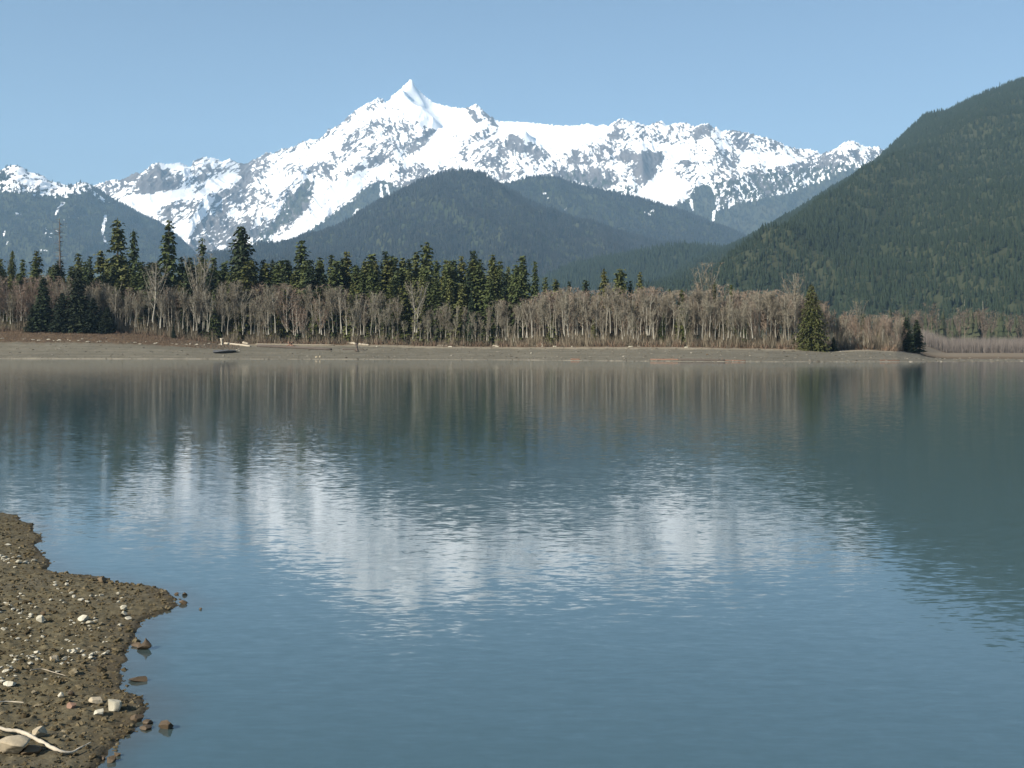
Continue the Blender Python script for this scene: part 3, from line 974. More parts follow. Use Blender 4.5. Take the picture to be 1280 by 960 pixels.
stone(54, 769, 9, 6, M_wetstone, 'dark stone touching the round whitish stone on the upper gravel', 10, group=ST)
stone(103, 775, 14, 9, M_pale, 'bright white stone in the middle of the pointed gravel spit', 11, group=ST)
stone(155, 763, 9, 8, M_pale, 'upper of two whitish stones stacked near the end of the spit', 12, group=ST)
stone(155, 768, 8, 6, M_pale, 'lower of two whitish stones stacked near the end of the spit', 13, group=ST)
stone(161, 774, 10, 4, M_pale, 'flat white sliver of stone at the lower rim of the spit', 14, group=ST)
stone(12, 857, 16, 6, M_pale, 'flat greyish white slab at the edge above the thin yellow stick', 15, group=ST)
stone(67, 827, 13, 9, M_buff, 'yellowish tan stone among the small pale pebbles', 16, group=ST)
stone(128, 728, 13, 8, M_brownstone, 'brown hump of stone on the far rim of the spit', 17, group=ST)
stone(90, 885, 14, 7, M_redwood, 'low reddish brown stone on the mud left of the white blocks', 18, group=ST)
SW = 'stones standing in the water by the near shore'
stone(182, 811, 20, 16, M_wetstone, 'brown pyramid-shaped rock standing alone in the water', 21, group=SW, inwater=True, cuts=9, peak=0.85)
stone(172, 808, 16, 6, M_wetstone, 'low brown ledge leaning on the pyramid-shaped rock in the water', 22, group=SW, inwater=True)
stone(174, 851, 26, 7, M_wetstone, 'long flat slab of brown rock lying in the water', 23, group=SW, inwater=True, depth=0.5)
stone(171, 901, 17, 13, M_wetstone, 'tallest rounded brown rock at the waterline of the lower shore', 24, group=SW, inwater=True)
stone(186, 904, 16, 6, M_wetstone, 'low flat rock just right of the tallest waterline rock', 25, group=SW, inwater=True)
stone(184, 911, 20, 5, M_wetstone, 'thin reddish row of rock in front of the low flat waterline rock', 26, group=SW, inwater=True)
stone(207, 910, 19, 12, M_wetstone, 'rounded brown rock farthest out in the water of the lower shore', 27, group=SW, inwater=True)
stone(138, 952, 14, 12, M_wetstone, 'knobbly brown rock in shallow water near the tip of the branch', 28, group=SW, inwater=True)
stone(147, 945, 9, 7, M_wetstone, 'small rock just behind the knobbly rock near the branch tip', 29, group=SW, inwater=True)
stone(128, 950, 9, 6, M_wetstone, 'small rock left of the knobbly rock near the branch tip', 32, group=SW, inwater=True)
stone(229, 755, 11, 6, M_wetstone, 'biggest of the dark stones in the water off the tip of the spit', 30, group=SW, inwater=True)
stone(231, 744, 7, 5, M_wetstone, 'dark stone in the water behind the biggest one off the spit', 31, group=SW, inwater=True)
stone(221, 743, 6, 3, M_wetstone, 'tiny dark stone touching the upper tip of the spit', 33, group=SW, inwater=True)
stone(251, 762, 4, 3, M_wetstone, 'tiny dark stone farthest out from the tip of the spit', 34, group=SW, inwater=True)

# small pale stones: each its own object, in the clusters the photo shows
PALE_MESH = [stone_mesh(200 + k, (1, 0.85, 0.6), 10, hi=False) for k in range(8)]
for me in PALE_MESH:
    me.materials.append(M_pale)
rp = np.random.default_rng(77)
clus = [(37, 825, 12, 4, 13), (116, 820, 7, 3, 7), (136, 818, 9, 4, 9), (8, 838, 9, 6, 13), (8, 700, 9, 5, 9), (30, 704, 8, 2, 7), (75, 735, 8, 4, 6), (118, 748, 10, 3, 5),
        (15, 760, 14, 8, 13), (35, 778, 14, 9, 9), (110, 780, 18, 6, 10), (88, 822, 9, 6, 8), (20, 790, 20, 10, 10), (140, 795, 9, 8, 6), (60, 748, 22, 8, 8), (142, 748, 8, 6, 4), (92, 800, 25, 8, 8),
        (70, 852, 6, 4, 3), (26, 690, 14, 5, 3)]
k = 0
for cx, cy, sx_, sy_, n in clus:
    for _ in range(int(n * 1.35)):
        x, y = rp.normal(cx, sx_), rp.normal(cy, sy_)
        if x < -3:
            x = rp.uniform(0, 10)
        X, Y, z = at_shore(x, y)
        if float(shore_sd(np.array([X]), np.array([Y]))[0]) < 0.12:
            continue
        w = float(np.clip(rp.lognormal(1.62, 0.32), 3.2, 9.5)) * Y / F
        o = obj('pebble', PALE_MESH[k % 8])
        o.location = (X, Y, z)
        o.scale = (w, w, w * rp.uniform(0.7, 1.1))
        o.rotation_euler = (rp.uniform(-.3, .3), rp.uniform(-.3, .3), rp.uniform(0, 6))
        tag(o, 'small pale pebble scattered with others on the brown muddy near shore', 'pebble', 'small pale pebbles on the near shore')
        k += 1

# loose brown gravel and clods, too many to count
T_peb = [((lambda v: (v[0] * np.array([0.5, 0.45, 0.33]), v[1]))((ICO1[0] * (1 + 0.25 * np.random.default_rng(s).normal(0, 1, len(ICO1[0])))[:, None], ICO1[1]))) for s in range(6)]
rs = np.random.default_rng(8)
n = 75000
Yp = 5.2 + (26 - 5.2) * rs.uniform(0, 1, n) ** 1.6
Xp = rs.uniform(-11.4, 0.5, n)
sdv = shore_sd(Xp, Yp)
vis = (np.abs(Xp / Yp) < 0.52) & (sdv > -0.02 - 0.3 * rs.uniform(0, 1, n) ** 4)
Xp, Yp = Xp[vis], Yp[vis]
Zp = near_ground(Xp, Yp)
sz = np.clip(rs.lognormal(-3.95, 0.5, len(Xp)), 0.008, 0.09)
me = scatter_mesh('gravel', T_peb, np.stack([Xp, Yp, Zp], -1), sz, sz, rs.uniform(0, 1, len(Xp)), rs)
M_gravel = tint_mat('gravel_brown', [(0.15, (0.046, 0.034, 0.018)), (0.5, (0.086, 0.068, 0.036)), (0.78, (0.13, 0.106, 0.064)), (0.92, (0.28, 0.25, 0.185))], use='attr', scale=30)
plain(obj('gravel', me, M_gravel), 'stuff')


def tube(pts, rad, sides=7, cap=True, twist=0.0, lump=0.0, seed=0):
    pts = np.asarray(pts, float)
    rad = np.broadcast_to(np.asarray(rad, float), (len(pts),))
    r = np.random.default_rng(seed)
    V, T = [], []
    up = np.array([0.13, 0.31, 0.94])
    for i, p in enumerate(pts):
        t = pts[min(i + 1, len(pts) - 1)] - pts[max(i - 1, 0)]
        t = t / (np.linalg.norm(t) + 1e-9)
        a = np.cross(t, up if abs(t @ up) < 0.93 else np.array([1.0, 0, 0]))
        a /= np.linalg.norm(a)
        c_ = np.cross(t, a)
        for j in range(sides):
            q = 2 * math.pi * j / sides + twist * i
            rr = rad[i] * (1 + lump * r.uniform(-1, 1))
            V.append(p + rr * (math.cos(q) * a + math.sin(q) * c_))
        if i:
            b0, b1 = (i - 1) * sides, i * sides
            for j in range(sides):
                k2 = (j + 1) % sides
                T += [(b0 + j, b0 + k2, b1 + k2), (b0 + j, b1 + k2, b1 + j)]
    if cap:
        n0 = len(V)
        V += [pts[0], pts[-1]]
        e = (len(pts) - 1) * sides
        for j in range(sides):
            k2 = (j + 1) % sides
            T += [(n0, k2, j), (n0 + 1, e + j, e + k2)]
    return np.array(V), np.array(T)


def join(parts):
    Vs, Ts, o_ = [], [], 0
    for v, t in parts:
        Vs.append(v)
        Ts.append(np.asarray(t) + o_)
        o_ += len(v)
    return np.concatenate(Vs), np.concatenate(Ts)


def smooth_path(ctrl, n):
    c_ = np.asarray(ctrl, float)
    t = np.linspace(0, len(c_) - 1, n)
    out = []
    for q in t:
        i = int(min(q, len(c_) - 2))
        f = q - i
        p0, p1, p2, p3 = c_[max(i - 1, 0)], c_[i], c_[i + 1], c_[min(i + 2, len(c_) - 1)]
        out.append(0.5 * ((2 * p1) + (p2 - p0) * f + (2 * p0 - 5 * p1 + 4 * p2 - p3) * f * f + (3 * p1 - p0 - 3 * p2 + p3) * f ** 3))
    return np.array(out)


# bleached branch across the near corner, thin sticks
ctrl = []
for x, y, dz in [(-14, 915, 0.10), (8, 921, 0.10), (22, 924, 0.105), (36, 928, 0.09), (52, 935, 0.06), (70, 942, 0.035), (88, 945, 0.02), (100, 940, 0.03), (114, 934, 0.045)]:
    X, Y, z = at_shore(x, y)
    ctrl.append((X, Y, z + dz * 0.35 + 0.015))
pp = smooth_path(ctrl, 46)
rad = np.interp(np.linspace(0, 1, 46), [0, 0.3, 0.62, 0.75, 1], [0.010, 0.012, 0.010, 0.006, 0.003])
v, t = tube(pp, rad, 8, lump=0.3, seed=4)
tag(obj('driftwood_branch', mesh_np('driftwood_branch', v, t), M_drift), 'bent bleached branch lying across the buff boulder on the near shore', 'branch')
for pts_, lab, r0 in [([(38, 842), (52, 840), (66, 842), (82, 850)], 'thin curved pale twig lying on the mud below the small pebbles', 0.005),
                      ([(-4, 882), (12, 881.5), (30, 882.5)], 'thin straight yellowish stick at the left border of the shore', 0.006)]:
    ct = []
    for x, y in pts_:
        X, Y, z = at_shore(x, y)
        ct.append((X, Y, z + 0.025))
    pp = smooth_path(ct, 18)
    v, t = tube(pp, np.linspace(r0, r0 * 0.5, 18), 6, lump=0.1)
    tag(obj('twig', mesh_np('twig', v, t), M_drift), lab, 'twig')


# ------------------------------------------------------------------ trees of the far shore
def conifer(seed, rmax=0.15, z0=0.08, levels=34, per=6, droop=0.35, gaps=0.1, power=0.85, spray=0.9, flat_top=0.0, lean=0.0):
    """unit-height conifer: tapered trunk with stub limbs; whorls of drooping sprays"""
    r = np.random.default_rng(seed)
    lean_a = r.uniform(0, 6)
    tz = np.linspace(-0.02, 0.985, 9)
    tp = np.stack([lean * tz ** 2 * math.cos(lean_a), lean * tz ** 2 * math.sin(lean_a), tz], -1)
    trunk = [tube(tp, 0.013 * (1 - tz * 0.93) + 0.0012, 6)]
    V, T = [], []
    for i in range(levels):
        f = (i + r.uniform(0, 0.9)) / levels
        z = z0 + (1 - z0) * f
        if r.uniform() < gaps:
            continue
        R = rmax * ((1 - f) ** power * (1 - flat_top) + flat_top * (1 - f ** 3)) + 0.012
        if f < 0.08:
            R *= 0.6 + 5 * f
        R *= r.uniform(0.78, 1.12)
        n = max(3, int(per * (0.5 + 0.9 * R / rmax)))
        a0 = r.uniform(0, 6)
        for j in range(n):
            a = a0 + j * 2 * math.pi / n + r.normal(0, 0.25)
            Lb = R * r.uniform(0.55, 1.18)
            ca, sa = math.cos(a), math.sin(a)
            dz = r.uniform(0.02, 0.12) - droop * r.uniform(0.6, 1.3)
            if Lb > 0.06:
                pb = np.array([(0, 0, z), (Lb * .5 * ca, Lb * .5 * sa, z + dz * Lb * .35), (Lb * .9 * ca, Lb * .9 * sa, z + dz * Lb * .8)])
                if r.uniform() < 0.35:
                    trunk.append(tube(pb, [0.003, 0.002, 0.001], 3, cap=False))
            m = 3 + int(7 * Lb / 0.15)
            for q in range(m):
                u = (q + r.uniform(0.2, 1.0)) / m
                ss = spray * (0.020 + 0.024 * (1 - abs(u - 0.45))) * (0.55 + 0.6 * Lb / rmax)
                c0 = np.array([Lb * u * ca, Lb * u * sa, z + dz * Lb * u ** 1.4 + r.normal(0, 0.006)])
                c0[:2] += r.normal(0, 0.012, 2)
                out = np.array([ca, sa, -0.55 + r.normal(0, 0.3)]) + r.normal(0, 0.35, 3)
                out /= np.linalg.norm(out)
                sd_ = np.cross(out, np.array([r.normal(0, .5), r.normal(0, .5), 1.0]))
                sd_ /= np.linalg.norm(sd_)
                b0 = len(V)
                V += [c0 - out * ss * .6, c0 + sd_ * ss * .55, c0 + out * ss * r.uniform(.8, 1.3), c0 - sd_ * ss * .55]
                T += [(b0, b0 + 1, b0 + 2), (b0, b0 + 2, b0 + 3)]
    # leader
    for q in range(6):
        z = 0.95 + 0.05 * q / 5
        b0 = len(V)
        a = r.uniform(0, 6)
        w = 0.012 * (1.05 - q / 6)
        V += [(0, 0, z + 0.016), (w * math.cos(a), w * math.sin(a), z - 0.012), (-w * math.cos(a), -w * math.sin(a), z - 0.010)]
        T += [(b0, b0 + 1, b0 + 2)]
    V = np.array(V)
    V[:, :2] += np.stack([lean * V[:, 2] ** 2 * math.cos(lean_a), lean * V[:, 2] ** 2 * math.sin(lean_a)], -1)
    tv, tt = join(trunk)
    return (tv, tt), (V, np.array(T))


def alder(seed, h=1.0, forks=1, limbs=11, twigs=420, spread=0.16, z0=0.34, rtrunk=0.0115, tw=0.0032, tl=0.075):
    """unit-height bare broadleaf tree: pale trunk(s) and rising limbs; a mist of fine twigs"""
    r = np.random.default_rng(seed)
    wood, lines = [], []
    for f in range(forks):
        la = r.uniform(0, 6)
        bend = r.uniform(0.01, 0.11) + (0.06 if forks > 1 else 0)
        top = r.uniform(0.84, 0.98) if f else 0.97
        tz = np.linspace(-0.015, top, 10)
        wob = np.stack([0.012 * np.sin(tz * 7 + la), 0.012 * np.cos(tz * 6 + 2 * la)], -1)
        tp = np.concatenate([wob + np.stack([bend * tz ** 1.3 * math.cos(la), bend * tz ** 1.3 * math.sin(la)], -1), tz[:, None]], 1)
        wood.append(tube(tp, rtrunk * (1 - 0.85 * tz / top) * r.uniform(0.75, 1.1) + 0.001, 5, cap=False))
        lines.append(tp[5:])
        for k_ in range(int(limbs / forks) + 1):
            z = r.uniform(z0, 0.86) * top
            i = np.searchsorted(tz, z)
            b0 = tp[min(i, 9)] * [1, 1, 0] + [0, 0, z]
            a = r.uniform(0, 2 * math.pi)
            Ls = spread * r.uniform(0.6, 1.25) * (1.15 - 0.6 * z)
            ca, sa = math.cos(a), math.sin(a)
            rise = r.uniform(0.7, 1.5)
            pb = np.array([b0, b0 + [Ls * .45 * ca, Ls * .45 * sa, Ls * .5 * rise], b0 + [Ls * .8 * ca, Ls * .8 * sa, Ls * 1.15 * rise], b0 + [Ls * ca, Ls * sa, Ls * 1.7 * rise]])
            pb[:, 2] = np.minimum(pb[:, 2], 1.0)
            wood.append(tube(pb, [0.0042, 0.0030, 0.002, 0.001], 3, cap=False))
            lines.append(pb)
    V, T = [], []
    for k_ in range(twigs):
        ln = lines[r.integers(0, len(lines))]
        q = r.uniform(0.15, len(ln) - 1.001)
        i = int(q)
        c0 = ln[i] + (ln[i + 1] - ln[i]) * (q - i)
        d = np.array([r.normal(0, .75), r.normal(0, .75), r.uniform(0.15, 1.1)])
        d /= np.linalg.norm(d)
        l_ = tl * r.uniform(0.5, 1.3)
        s_ = np.cross(d, r.normal(0, 1, 3))
        s_ = s_ / np.linalg.norm(s_) * tw * r.uniform(0.6, 1.3)
        e = c0 + d * l_
        e[2] = min(e[2], 1.01)
        b0 = len(V)
        V += [c0 - s_, c0 + s_, e]
        T += [(b0, b0 + 1, b0 + 2)]
    return join(wood), (np.array(V), np.array(T))


def tree_meshes(name, data, bark, leaf):
    (tv, tt), (cv, ct) = data
    a = mesh_np('trunk', tv, tt)
    a.materials.append(bark)
    c_ = mesh_np('crown', cv, ct, smooth=False)
    c_.materials.append(leaf)
    return a, c_


def plant(name, meshes, loc, h, wscale, rz, label, cat, group=None):
    root = bpy.data.objects.new(name, None)
    COL.objects.link(root)
    root.empty_display_size = 0.5
    root.location = loc
    root.rotation_euler = (0, 0, rz)
    root.scale = (h * wscale, h * wscale, h)
    tag(root, label, cat, group)
    for nm, me in zip(('trunk', 'crown'), meshes):
        o = bpy.data.objects.new(nm, me)
        COL.objects.link(o)
        o.parent = root
    return root


def gpos(x, back):
    """ground point at photo column x, `back` metres behind the forest edge"""
    Yw, w, zb = far_params(np.array([float(x)]))
    Y = float(Yw[0] + min(w[0], 70) + back)
    X = (x - 640) / F * Y
    return X, Y, float(far_ground(np.array([X]), np.array([Y]))[0])


FIR = [tree_meshes('fir', conifer(300 + k, 0.135 + 0.012 * (k % 3), 0.03, 54, 10, 0.5, 0.05, 0.75 + 0.08 * (k % 2), 0.78), M_bark, M_conifer) for k in range(6)]
FIRD = [tree_meshes('fir', conifer(320 + k, 0.14, 0.03, 52, 10, 0.5, 0.04, 0.8, 0.78), M_bark, M_darkcon) for k in range(3)]
HEM = [tree_meshes('hemlock', conifer(340 + k, 0.098, 0.14, 46, 8, 0.7, 0.18, 0.6, 0.75), M_bark, M_conifer) for k in range(4)]
M_shadecon = tint_mat('shade_dark_needles', [(0.2, (0.014, 0.022, 0.012)), (0.8, (0.026, 0.034, 0.017))])  # needle colour darkened to stand for the shade in the dense clump
BUSHY = [tree_meshes('bushy', conifer(360 + k, 0.20, 0.02, 52, 11, 0.45, 0.03, 0.62, 0.75), M_bark, M_shadecon) for k in range(3)]
M_cedar = tint_mat('cedar_sprays', [(0.2, (0.040, 0.050, 0.016)), (0.8, (0.080, 0.082, 0.026))])
CEDAR = [tree_meshes('cedar', conifer(380 + k, 0.27, 0.01, 62, 13, 0.7, 0.07, 0.56, 0.62, 0.08, 0.03), M_bark, M_olive if k else M_cedar) for k in range(2)]
OLIVE = [tree_meshes('olive', conifer(400 + k, 0.17, 0.05, 50, 10, 0.45, 0.05, 0.7, 0.75), M_bark, M_olive) for k in range(2)]
TALL = [tree_meshes('tall', conifer(420, 0.17, 0.10, 54, 10, 0.55, 0.16, 0.42, 0.75, 0.25), M_bark, M_darkcon)]

# (column, top row, kind, metres behind the forest edge, width factor, label)
NAMED = [
    (147, 273, HEM[0], 26, 1.25, 'tall open-branched hemlock left of the forked pale tree, broader of two neighbours'),
    (167, 287, HEM[1], 24, 0.85, 'slender tall hemlock right beside the broad open-branched one'),
    (211, 276, HEM[2], 24, 1.15, 'tall ragged hemlock with drooping branches in front of the snow gully'),
    (253, 299, HEM[3], 30, 1.0, 'sparse-topped hemlock against the lower snow, left of the tallest dense conifer'),
    (302, 284, TALL[0], 28, 1.05, 'tallest dense dark conifer with a broad blunt top before the snow'),
    (377, 301, FIR[0], 28, 1.25, 'tall conifer with a knobby top standing alone above its neighbours left of the cone hill'),
    (433, 315, OLIVE[0], 22, 1.2, 'broad rounded olive green conifer among darker ones'),
    (533, 303, FIR[1], 24, 1.25, 'highest conifer of the dense dark middle stand, flat broken crown'),
    (653, 320, FIR[2], 26, 1.2, 'thick conifer at the end of the dense middle stand, left of a thin one'),
    (669, 327, FIR[3], 28, 0.8, 'thin pointed conifer at the end of the dense middle stand'),
    (589, 360, FIRD[0], 3, 0.75, 'narrow dark conifer reaching the ground in the gap between pale trunks'),
    (775, 335, FIR[4], 26, 1.5, 'rounder of the two conifer tops poking out above the bare trees'),
    (800, 341, FIR[5], 28, 1.0, 'small conifer top right of the rounder top above the bare trees'),
    (755, 337, OLIVE[1], 28, 1.0, 'ragged conifer top left of the rounder top above the bare trees'),
    (852, 362, OLIVE[0], 6, 0.85, 'spindly olive conifer inside the bare trees of the shore'),
    (893, 353, FIR[1], 12, 0.7, 'left of a pair of thin dark conifers rising out of the bare trees'),
    (914, 356, FIR[2], 14, 0.8, 'right of a pair of thin dark conifers rising out of the bare trees'),
    (1015, 355, CEDAR[0], -6, 1.0, 'big bushy green conifer standing alone at the forest edge on the beach'),
    (1133, 397, FIRD[0], -3, 1.9, 'left of two dark bushy conifers at the end of the spit'),
    (1146, 400, FIRD[2], -2, 1.9, 'right of two dark bushy conifers at the end of the spit'),
    (1042, 421, BUSHY[2], -6, 1.5, 'small very dark conifer bush beside the big lone green conifer'),
    (97, 336, BUSHY[0], -2, 1.25, 'biggest dark bushy conifer on the bank of brown grass'),
    (54, 347, FIRD[1], -2, 1.7, 'dark pointed conifer left of the biggest bushy one on the brown bank'),
    (78, 366, BUSHY[1], -3, 1.6, 'low dark conifer filling the gap left of the biggest bushy one'),
    (116, 372, BUSHY[2], -3, 1.7, 'low dark conifer right of the biggest bushy one on the brown bank'),
    (134, 384, BUSHY[0], -3, 2.0, 'lowest dark conifer at the right end of the bank thicket'),
    (42, 380, BUSHY[1], -3, 1.7, 'low dark conifer at the left end of the bank thicket'),
    (98, 317, FIR[3], 20, 1.2, 'pointed conifer rising behind the biggest bushy one'),
    (308, 372, FIRD[2], 8, 1.1, 'short dark conifer among bare trees under the tallest dense one'),
    (217, 404, BUSHY[2], -4, 0.9, 'tiny dark conifer bush at the right end of the brown bank'),
]
rt = np.random.default_rng(41)
for x, yt, ms, back, wsc, lab in NAMED:
    X, Y, z = gpos(x, back)
    h = H + (HZ - yt) / F * Y - z
    plant('conifer', ms, (X, Y, z), h, wsc, rt.uniform(0, 6), lab, 'conifer', 'conifers of the far shore')

# bare-topped snag trunk with stub branches
X, Y, z = gpos(75, 30)
h = H + (HZ - 273) / F * Y - z
v, t = conifer(440, 0.04, 0.45, 14, 3, 0.2, 0.35, 0.4, 0.5)[0], None
tz = np.linspace(0, 1, 12)
parts = [tube(np.stack([0.004 * np.sin(tz * 5), 0 * tz, tz], -1), 0.012 * (1 - tz * .9) + 0.001, 6)]
rr = np.random.default_rng(9)
for k_ in range(120):
    zz, a, l_ = rr.uniform(0.42, 0.99), rr.uniform(0, 6), rr.uniform(0.015, 0.06)
    parts.append(tube([(0, 0, zz), (l_ * math.cos(a), l_ * math.sin(a), zz + rr.normal(0, 0.008))], [0.002, 0.0008], 3, cap=False))
v, t = join(parts)
o = obj('dead_tree', mesh_np('dead_tree', v, t), M_bark)
o.location, o.scale = (X, Y, z), (h * 1.1, h * 1.1, h)
tag(o, 'tall bare dead tree with stubby branches above the left forest', 'dead tree')

# the rest of the conifers behind the bare trees
CON = [(0, 320), (14, 314), (30, 322), (44, 318), (64, 327), (76, 320), (112, 320), (125, 322), (137, 320), (156, 318), (176, 322), (186, 330), (197, 322), (228, 326), (236, 319), (266, 318), (280, 335), (270, 332), (318, 328),
       (331, 325), (343, 318), (352, 322), (362, 328), (388, 326), (400, 321), (414, 320), (423, 328), (446, 328), (455, 324), (464, 322), (470, 318), (482, 313), (492, 322), (503, 320), (512, 315), (521, 318), (545, 322), (556, 318),
       (566, 319), (577, 320), (590, 316), (600, 322), (613, 320), (625, 323), (636, 332), (645, 334), (680, 345), (694, 350), (712, 350), (732, 352), (788, 350), (820, 356), (-14, 318), (-30, 322), (1052, 398), (1078, 400), (700, 362), (742, 366), (838, 366), (866, 371), (905, 378), (940, 372), (968, 378), (1098, 404)]
rt = np.random.default_rng(43)
k = 0
for x, yt in CON:
    for rep in range(2 if x < 660 else 1):
        xx = x + (rt.normal(0, 1.0) if rep == 0 else rt.uniform(-9, 9))
        yy = yt + (rt.normal(1, 4) if rep == 0 else rt.uniform(6, 46))
        X, Y, z = gpos(xx, rt.uniform(20, 40) if rep == 0 else rt.uniform(12, 22))
        h = H + (HZ - yy) / F * Y - z
        ms = (FIR + OLIVE + FIRD + CEDAR[1:] + HEM[:1])[rt.integers(0, 13)]
        plant('conifer', ms, (X, Y, z), h, rt.uniform(0.8, 1.55) * (0.62 if ms in CEDAR else 1), rt.uniform(0, 6),
              'dark green conifer crowded with others behind the bare trees' if x < 1000 else 'low conifer half hidden in the bare trees of the spit', 'conifer', 'conifers crowded behind the bare trees')
        k += 1
for x in np.concatenate([np.arange(-20, 320, 7.0), np.arange(330, 650, 4.2)]):                       # the dense middle stand goes down behind the trunks
    xx = x + rt.uniform(-3, 3)
    X, Y, z = gpos(xx, rt.uniform(10, 17))
    yy = rt.uniform(326, 352) if x < 320 else rt.uniform(324, 368)
    h = H + (HZ - yy) / F * Y - z
    plant('conifer', (FIR + FIRD + OLIVE)[rt.integers(0, 11)], (X, Y, z), h, rt.uniform(0.9, 1.7), rt.uniform(0, 6), 'dark green conifer crowded with others behind the bare trees', 'conifer', 'conifers crowded behind the bare trees')
    k += 1

for x, yt in [(488, 352), (508, 348), (528, 346), (545, 352), (562, 348), (578, 355), (612, 350), (440, 356), (356, 362), (398, 360), (268, 362), (742, 398), (690, 392), (858, 385), (830, 392), (932, 398), (1105, 418), (515, 402), (603, 408)]:
    X, Y, z = gpos(x, rt.uniform(4, 7))
    h = H + (HZ - yt) / F * Y - z
    plant('conifer', (FIR + OLIVE)[k % 8], (X, Y, z), h, rt.uniform(1.1, 1.5), rt.uniform(0, 6), 'green conifer standing in among the bare trees of the belt', 'conifer', 'conifers in among the bare trees')
    k += 1

# bare broadleaf trees
ALD = [tree_meshes('alder', alder(500 + s, forks=1 + (s % 3 == 1), limbs=15, twigs=1000, spread=0.105 + 0.02 * (s % 4), z0=0.30 + 0.06 * (s % 4), rtrunk=0.0098 + 0.0014 * (s % 3), tw=0.0019, tl=0.072), M_alderbark, M_twig) for s in range(14)]
RED = [tree_meshes('alder', alder(520 + s, forks=1 + s % 2, limbs=15, twigs=760, z0=0.22, spread=0.18, rtrunk=0.009, tw=0.0026, tl=0.085), M_alderbark, M_redtwig) for s in range(3)]
COT = [tree_meshes('cottonwood', alder(540 + s, forks=2, limbs=22, twigs=620, spread=0.2, z0=0.4, rtrunk=0.014, tw=0.0026), M_alderbark, M_twig) for s in range(3)]
rt = np.random.default_rng(47)


def alder_top(x):
    return np.interp(x, [-60, 0, 100, 170, 200, 260, 330, 420, 480, 505, 600, 640, 700, 830, 960, 1000, 1035, 1060, 1110, 1150], [347, 345, 350, 362, 360, 354, 354, 357, 367, 378, 382, 372, 362, 362, 361, 366, 384, 391, 394, 402])


BARE = 'bare trees of the far shore woods'
for x, yt, back, ms, lab in [(190, 328, -2, COT[0], 'pale forked bare tree taller than its neighbours beside the brown bank'),
                             (250, 318, 8, COT[1], 'tall bare tree with a wide grey twiggy crown under the sparse hemlock'),
                             (884, 328, 10, COT[2], 'tall bare grey tree rising above the shore woods before the right hill'),
                             (997, 340, 8, COT[0], 'tall pale bare tree just left behind the big lone green conifer'),
                             (520, 352, 0, COT[1], 'bare tree with a reddish crown at the dark middle stand'),
                             (1072, 376, 6, COT[2], 'tallest bare tree on the spit right of the lone conifer')]:
    X, Y, z = gpos(x, back)
    h = H + (HZ - yt) / F * Y - z
    plant('bare_tree', ms, (X, Y, z), h, 0.9, rt.uniform(0, 6), lab, 'bare tree', BARE)

n_al = 268
fx = (np.arange(n_al) + rt.uniform(0, 1, n_al)) / n_al
dens_x = np.interp(fx, [0, 0.02, 0.13, 0.16, 0.86, 0.97, 1.0], [-12, -2, 135, 160, 960, 1122, 1128])
for k, x in enumerate(dens_x):
    if 30 < x < 140 and k % 2:
        back = rt.uniform(4, 10)
    else:
        back = rt.choice([rt.uniform(-1.5, 2), rt.uniform(2, 7)])
    X, Y, z = gpos(x, back)
    yt = float(alder_top(x)) + rt.normal(3, 4) + (rt.uniform(4, 24) if back < 1.6 else 0)
    h = H + (HZ - yt) / F * Y - z
    redtop = (x < 110 or 330 < x < 400 or 930 < x < 985 or x > 1050) and rt.uniform() < (0.6 if x < 160 else 0.4)
    ms = RED[k % 3] if redtop else ALD[k % 14]
    lab = 'slim bare tree with reddish twigs in the far shore woods' if redtop else 'slim bare tree with pale grey trunk and brownish twigs in the far shore woods'
    plant('bare_tree', ms, (X, Y, z), h, rt.uniform(0.8, 1.15), rt.uniform(0, 6), lab, 'bare tree', BARE)

# woods standing deeper in: one mass
A_t = []
for s in range(5):
    w_, c_ = alder(560 + s, twigs=420, limbs=9, tw=0.004, z0=0.2, rtrunk=0.009)
    A_t.append(join([w_, c_]))
rs = np.random.default_rng(51)
n = 560
xx = rs.uniform(-40, 1130, n)
pos, hh = [], []
for x in xx:
    X, Y, z = gpos(x, rs.uniform(8, 22))
    pos.append((X, Y, z))
    hh.append(H + (HZ - (float(alder_top(x)) + rs.normal(3, 4))) / F * Y - z)
hh = np.array(hh)
me = scatter_mesh('woods', A_t, np.array(pos), hh, hh, rs.uniform(0, 1, n), rs)
plain(obj('woods', me, tint_mat('woods_twigs', [(0.2, (0.17, 0.13, 0.10)), (0.8, (0.26, 0.21, 0.165))], use='attr')), 'stuff')

rs = np.random.default_rng(52)
n = 5200
xx = rs.uniform(-60, 1330, n)
Yw, w, zb = far_params(xx)
Yv = Yw + rs.uniform(0.0, 1, n) ** 1.3 * np.minimum(w, 90)
Xv = (xx - 640) / F * Yv
sz = np.clip(rs.lognormal(-1.75, 0.55, n), 0.06, 0.7)
me = scatter_mesh('beach_stones', T_peb, np.stack([Xv, Yv, far_ground(Xv, Yv)], -1), sz * 0.8, sz * 1.3, rs.uniform(0, 1, n), rs)
plain(obj('beach_stones', me, tint_mat('beach_stone', [(0.2, (0.06, 0.052, 0.04)), (0.6, (0.14, 0.125, 0.10)), (0.95, (0.34, 0.31, 0.25))], use='attr', scale=0.5)), 'stuff')

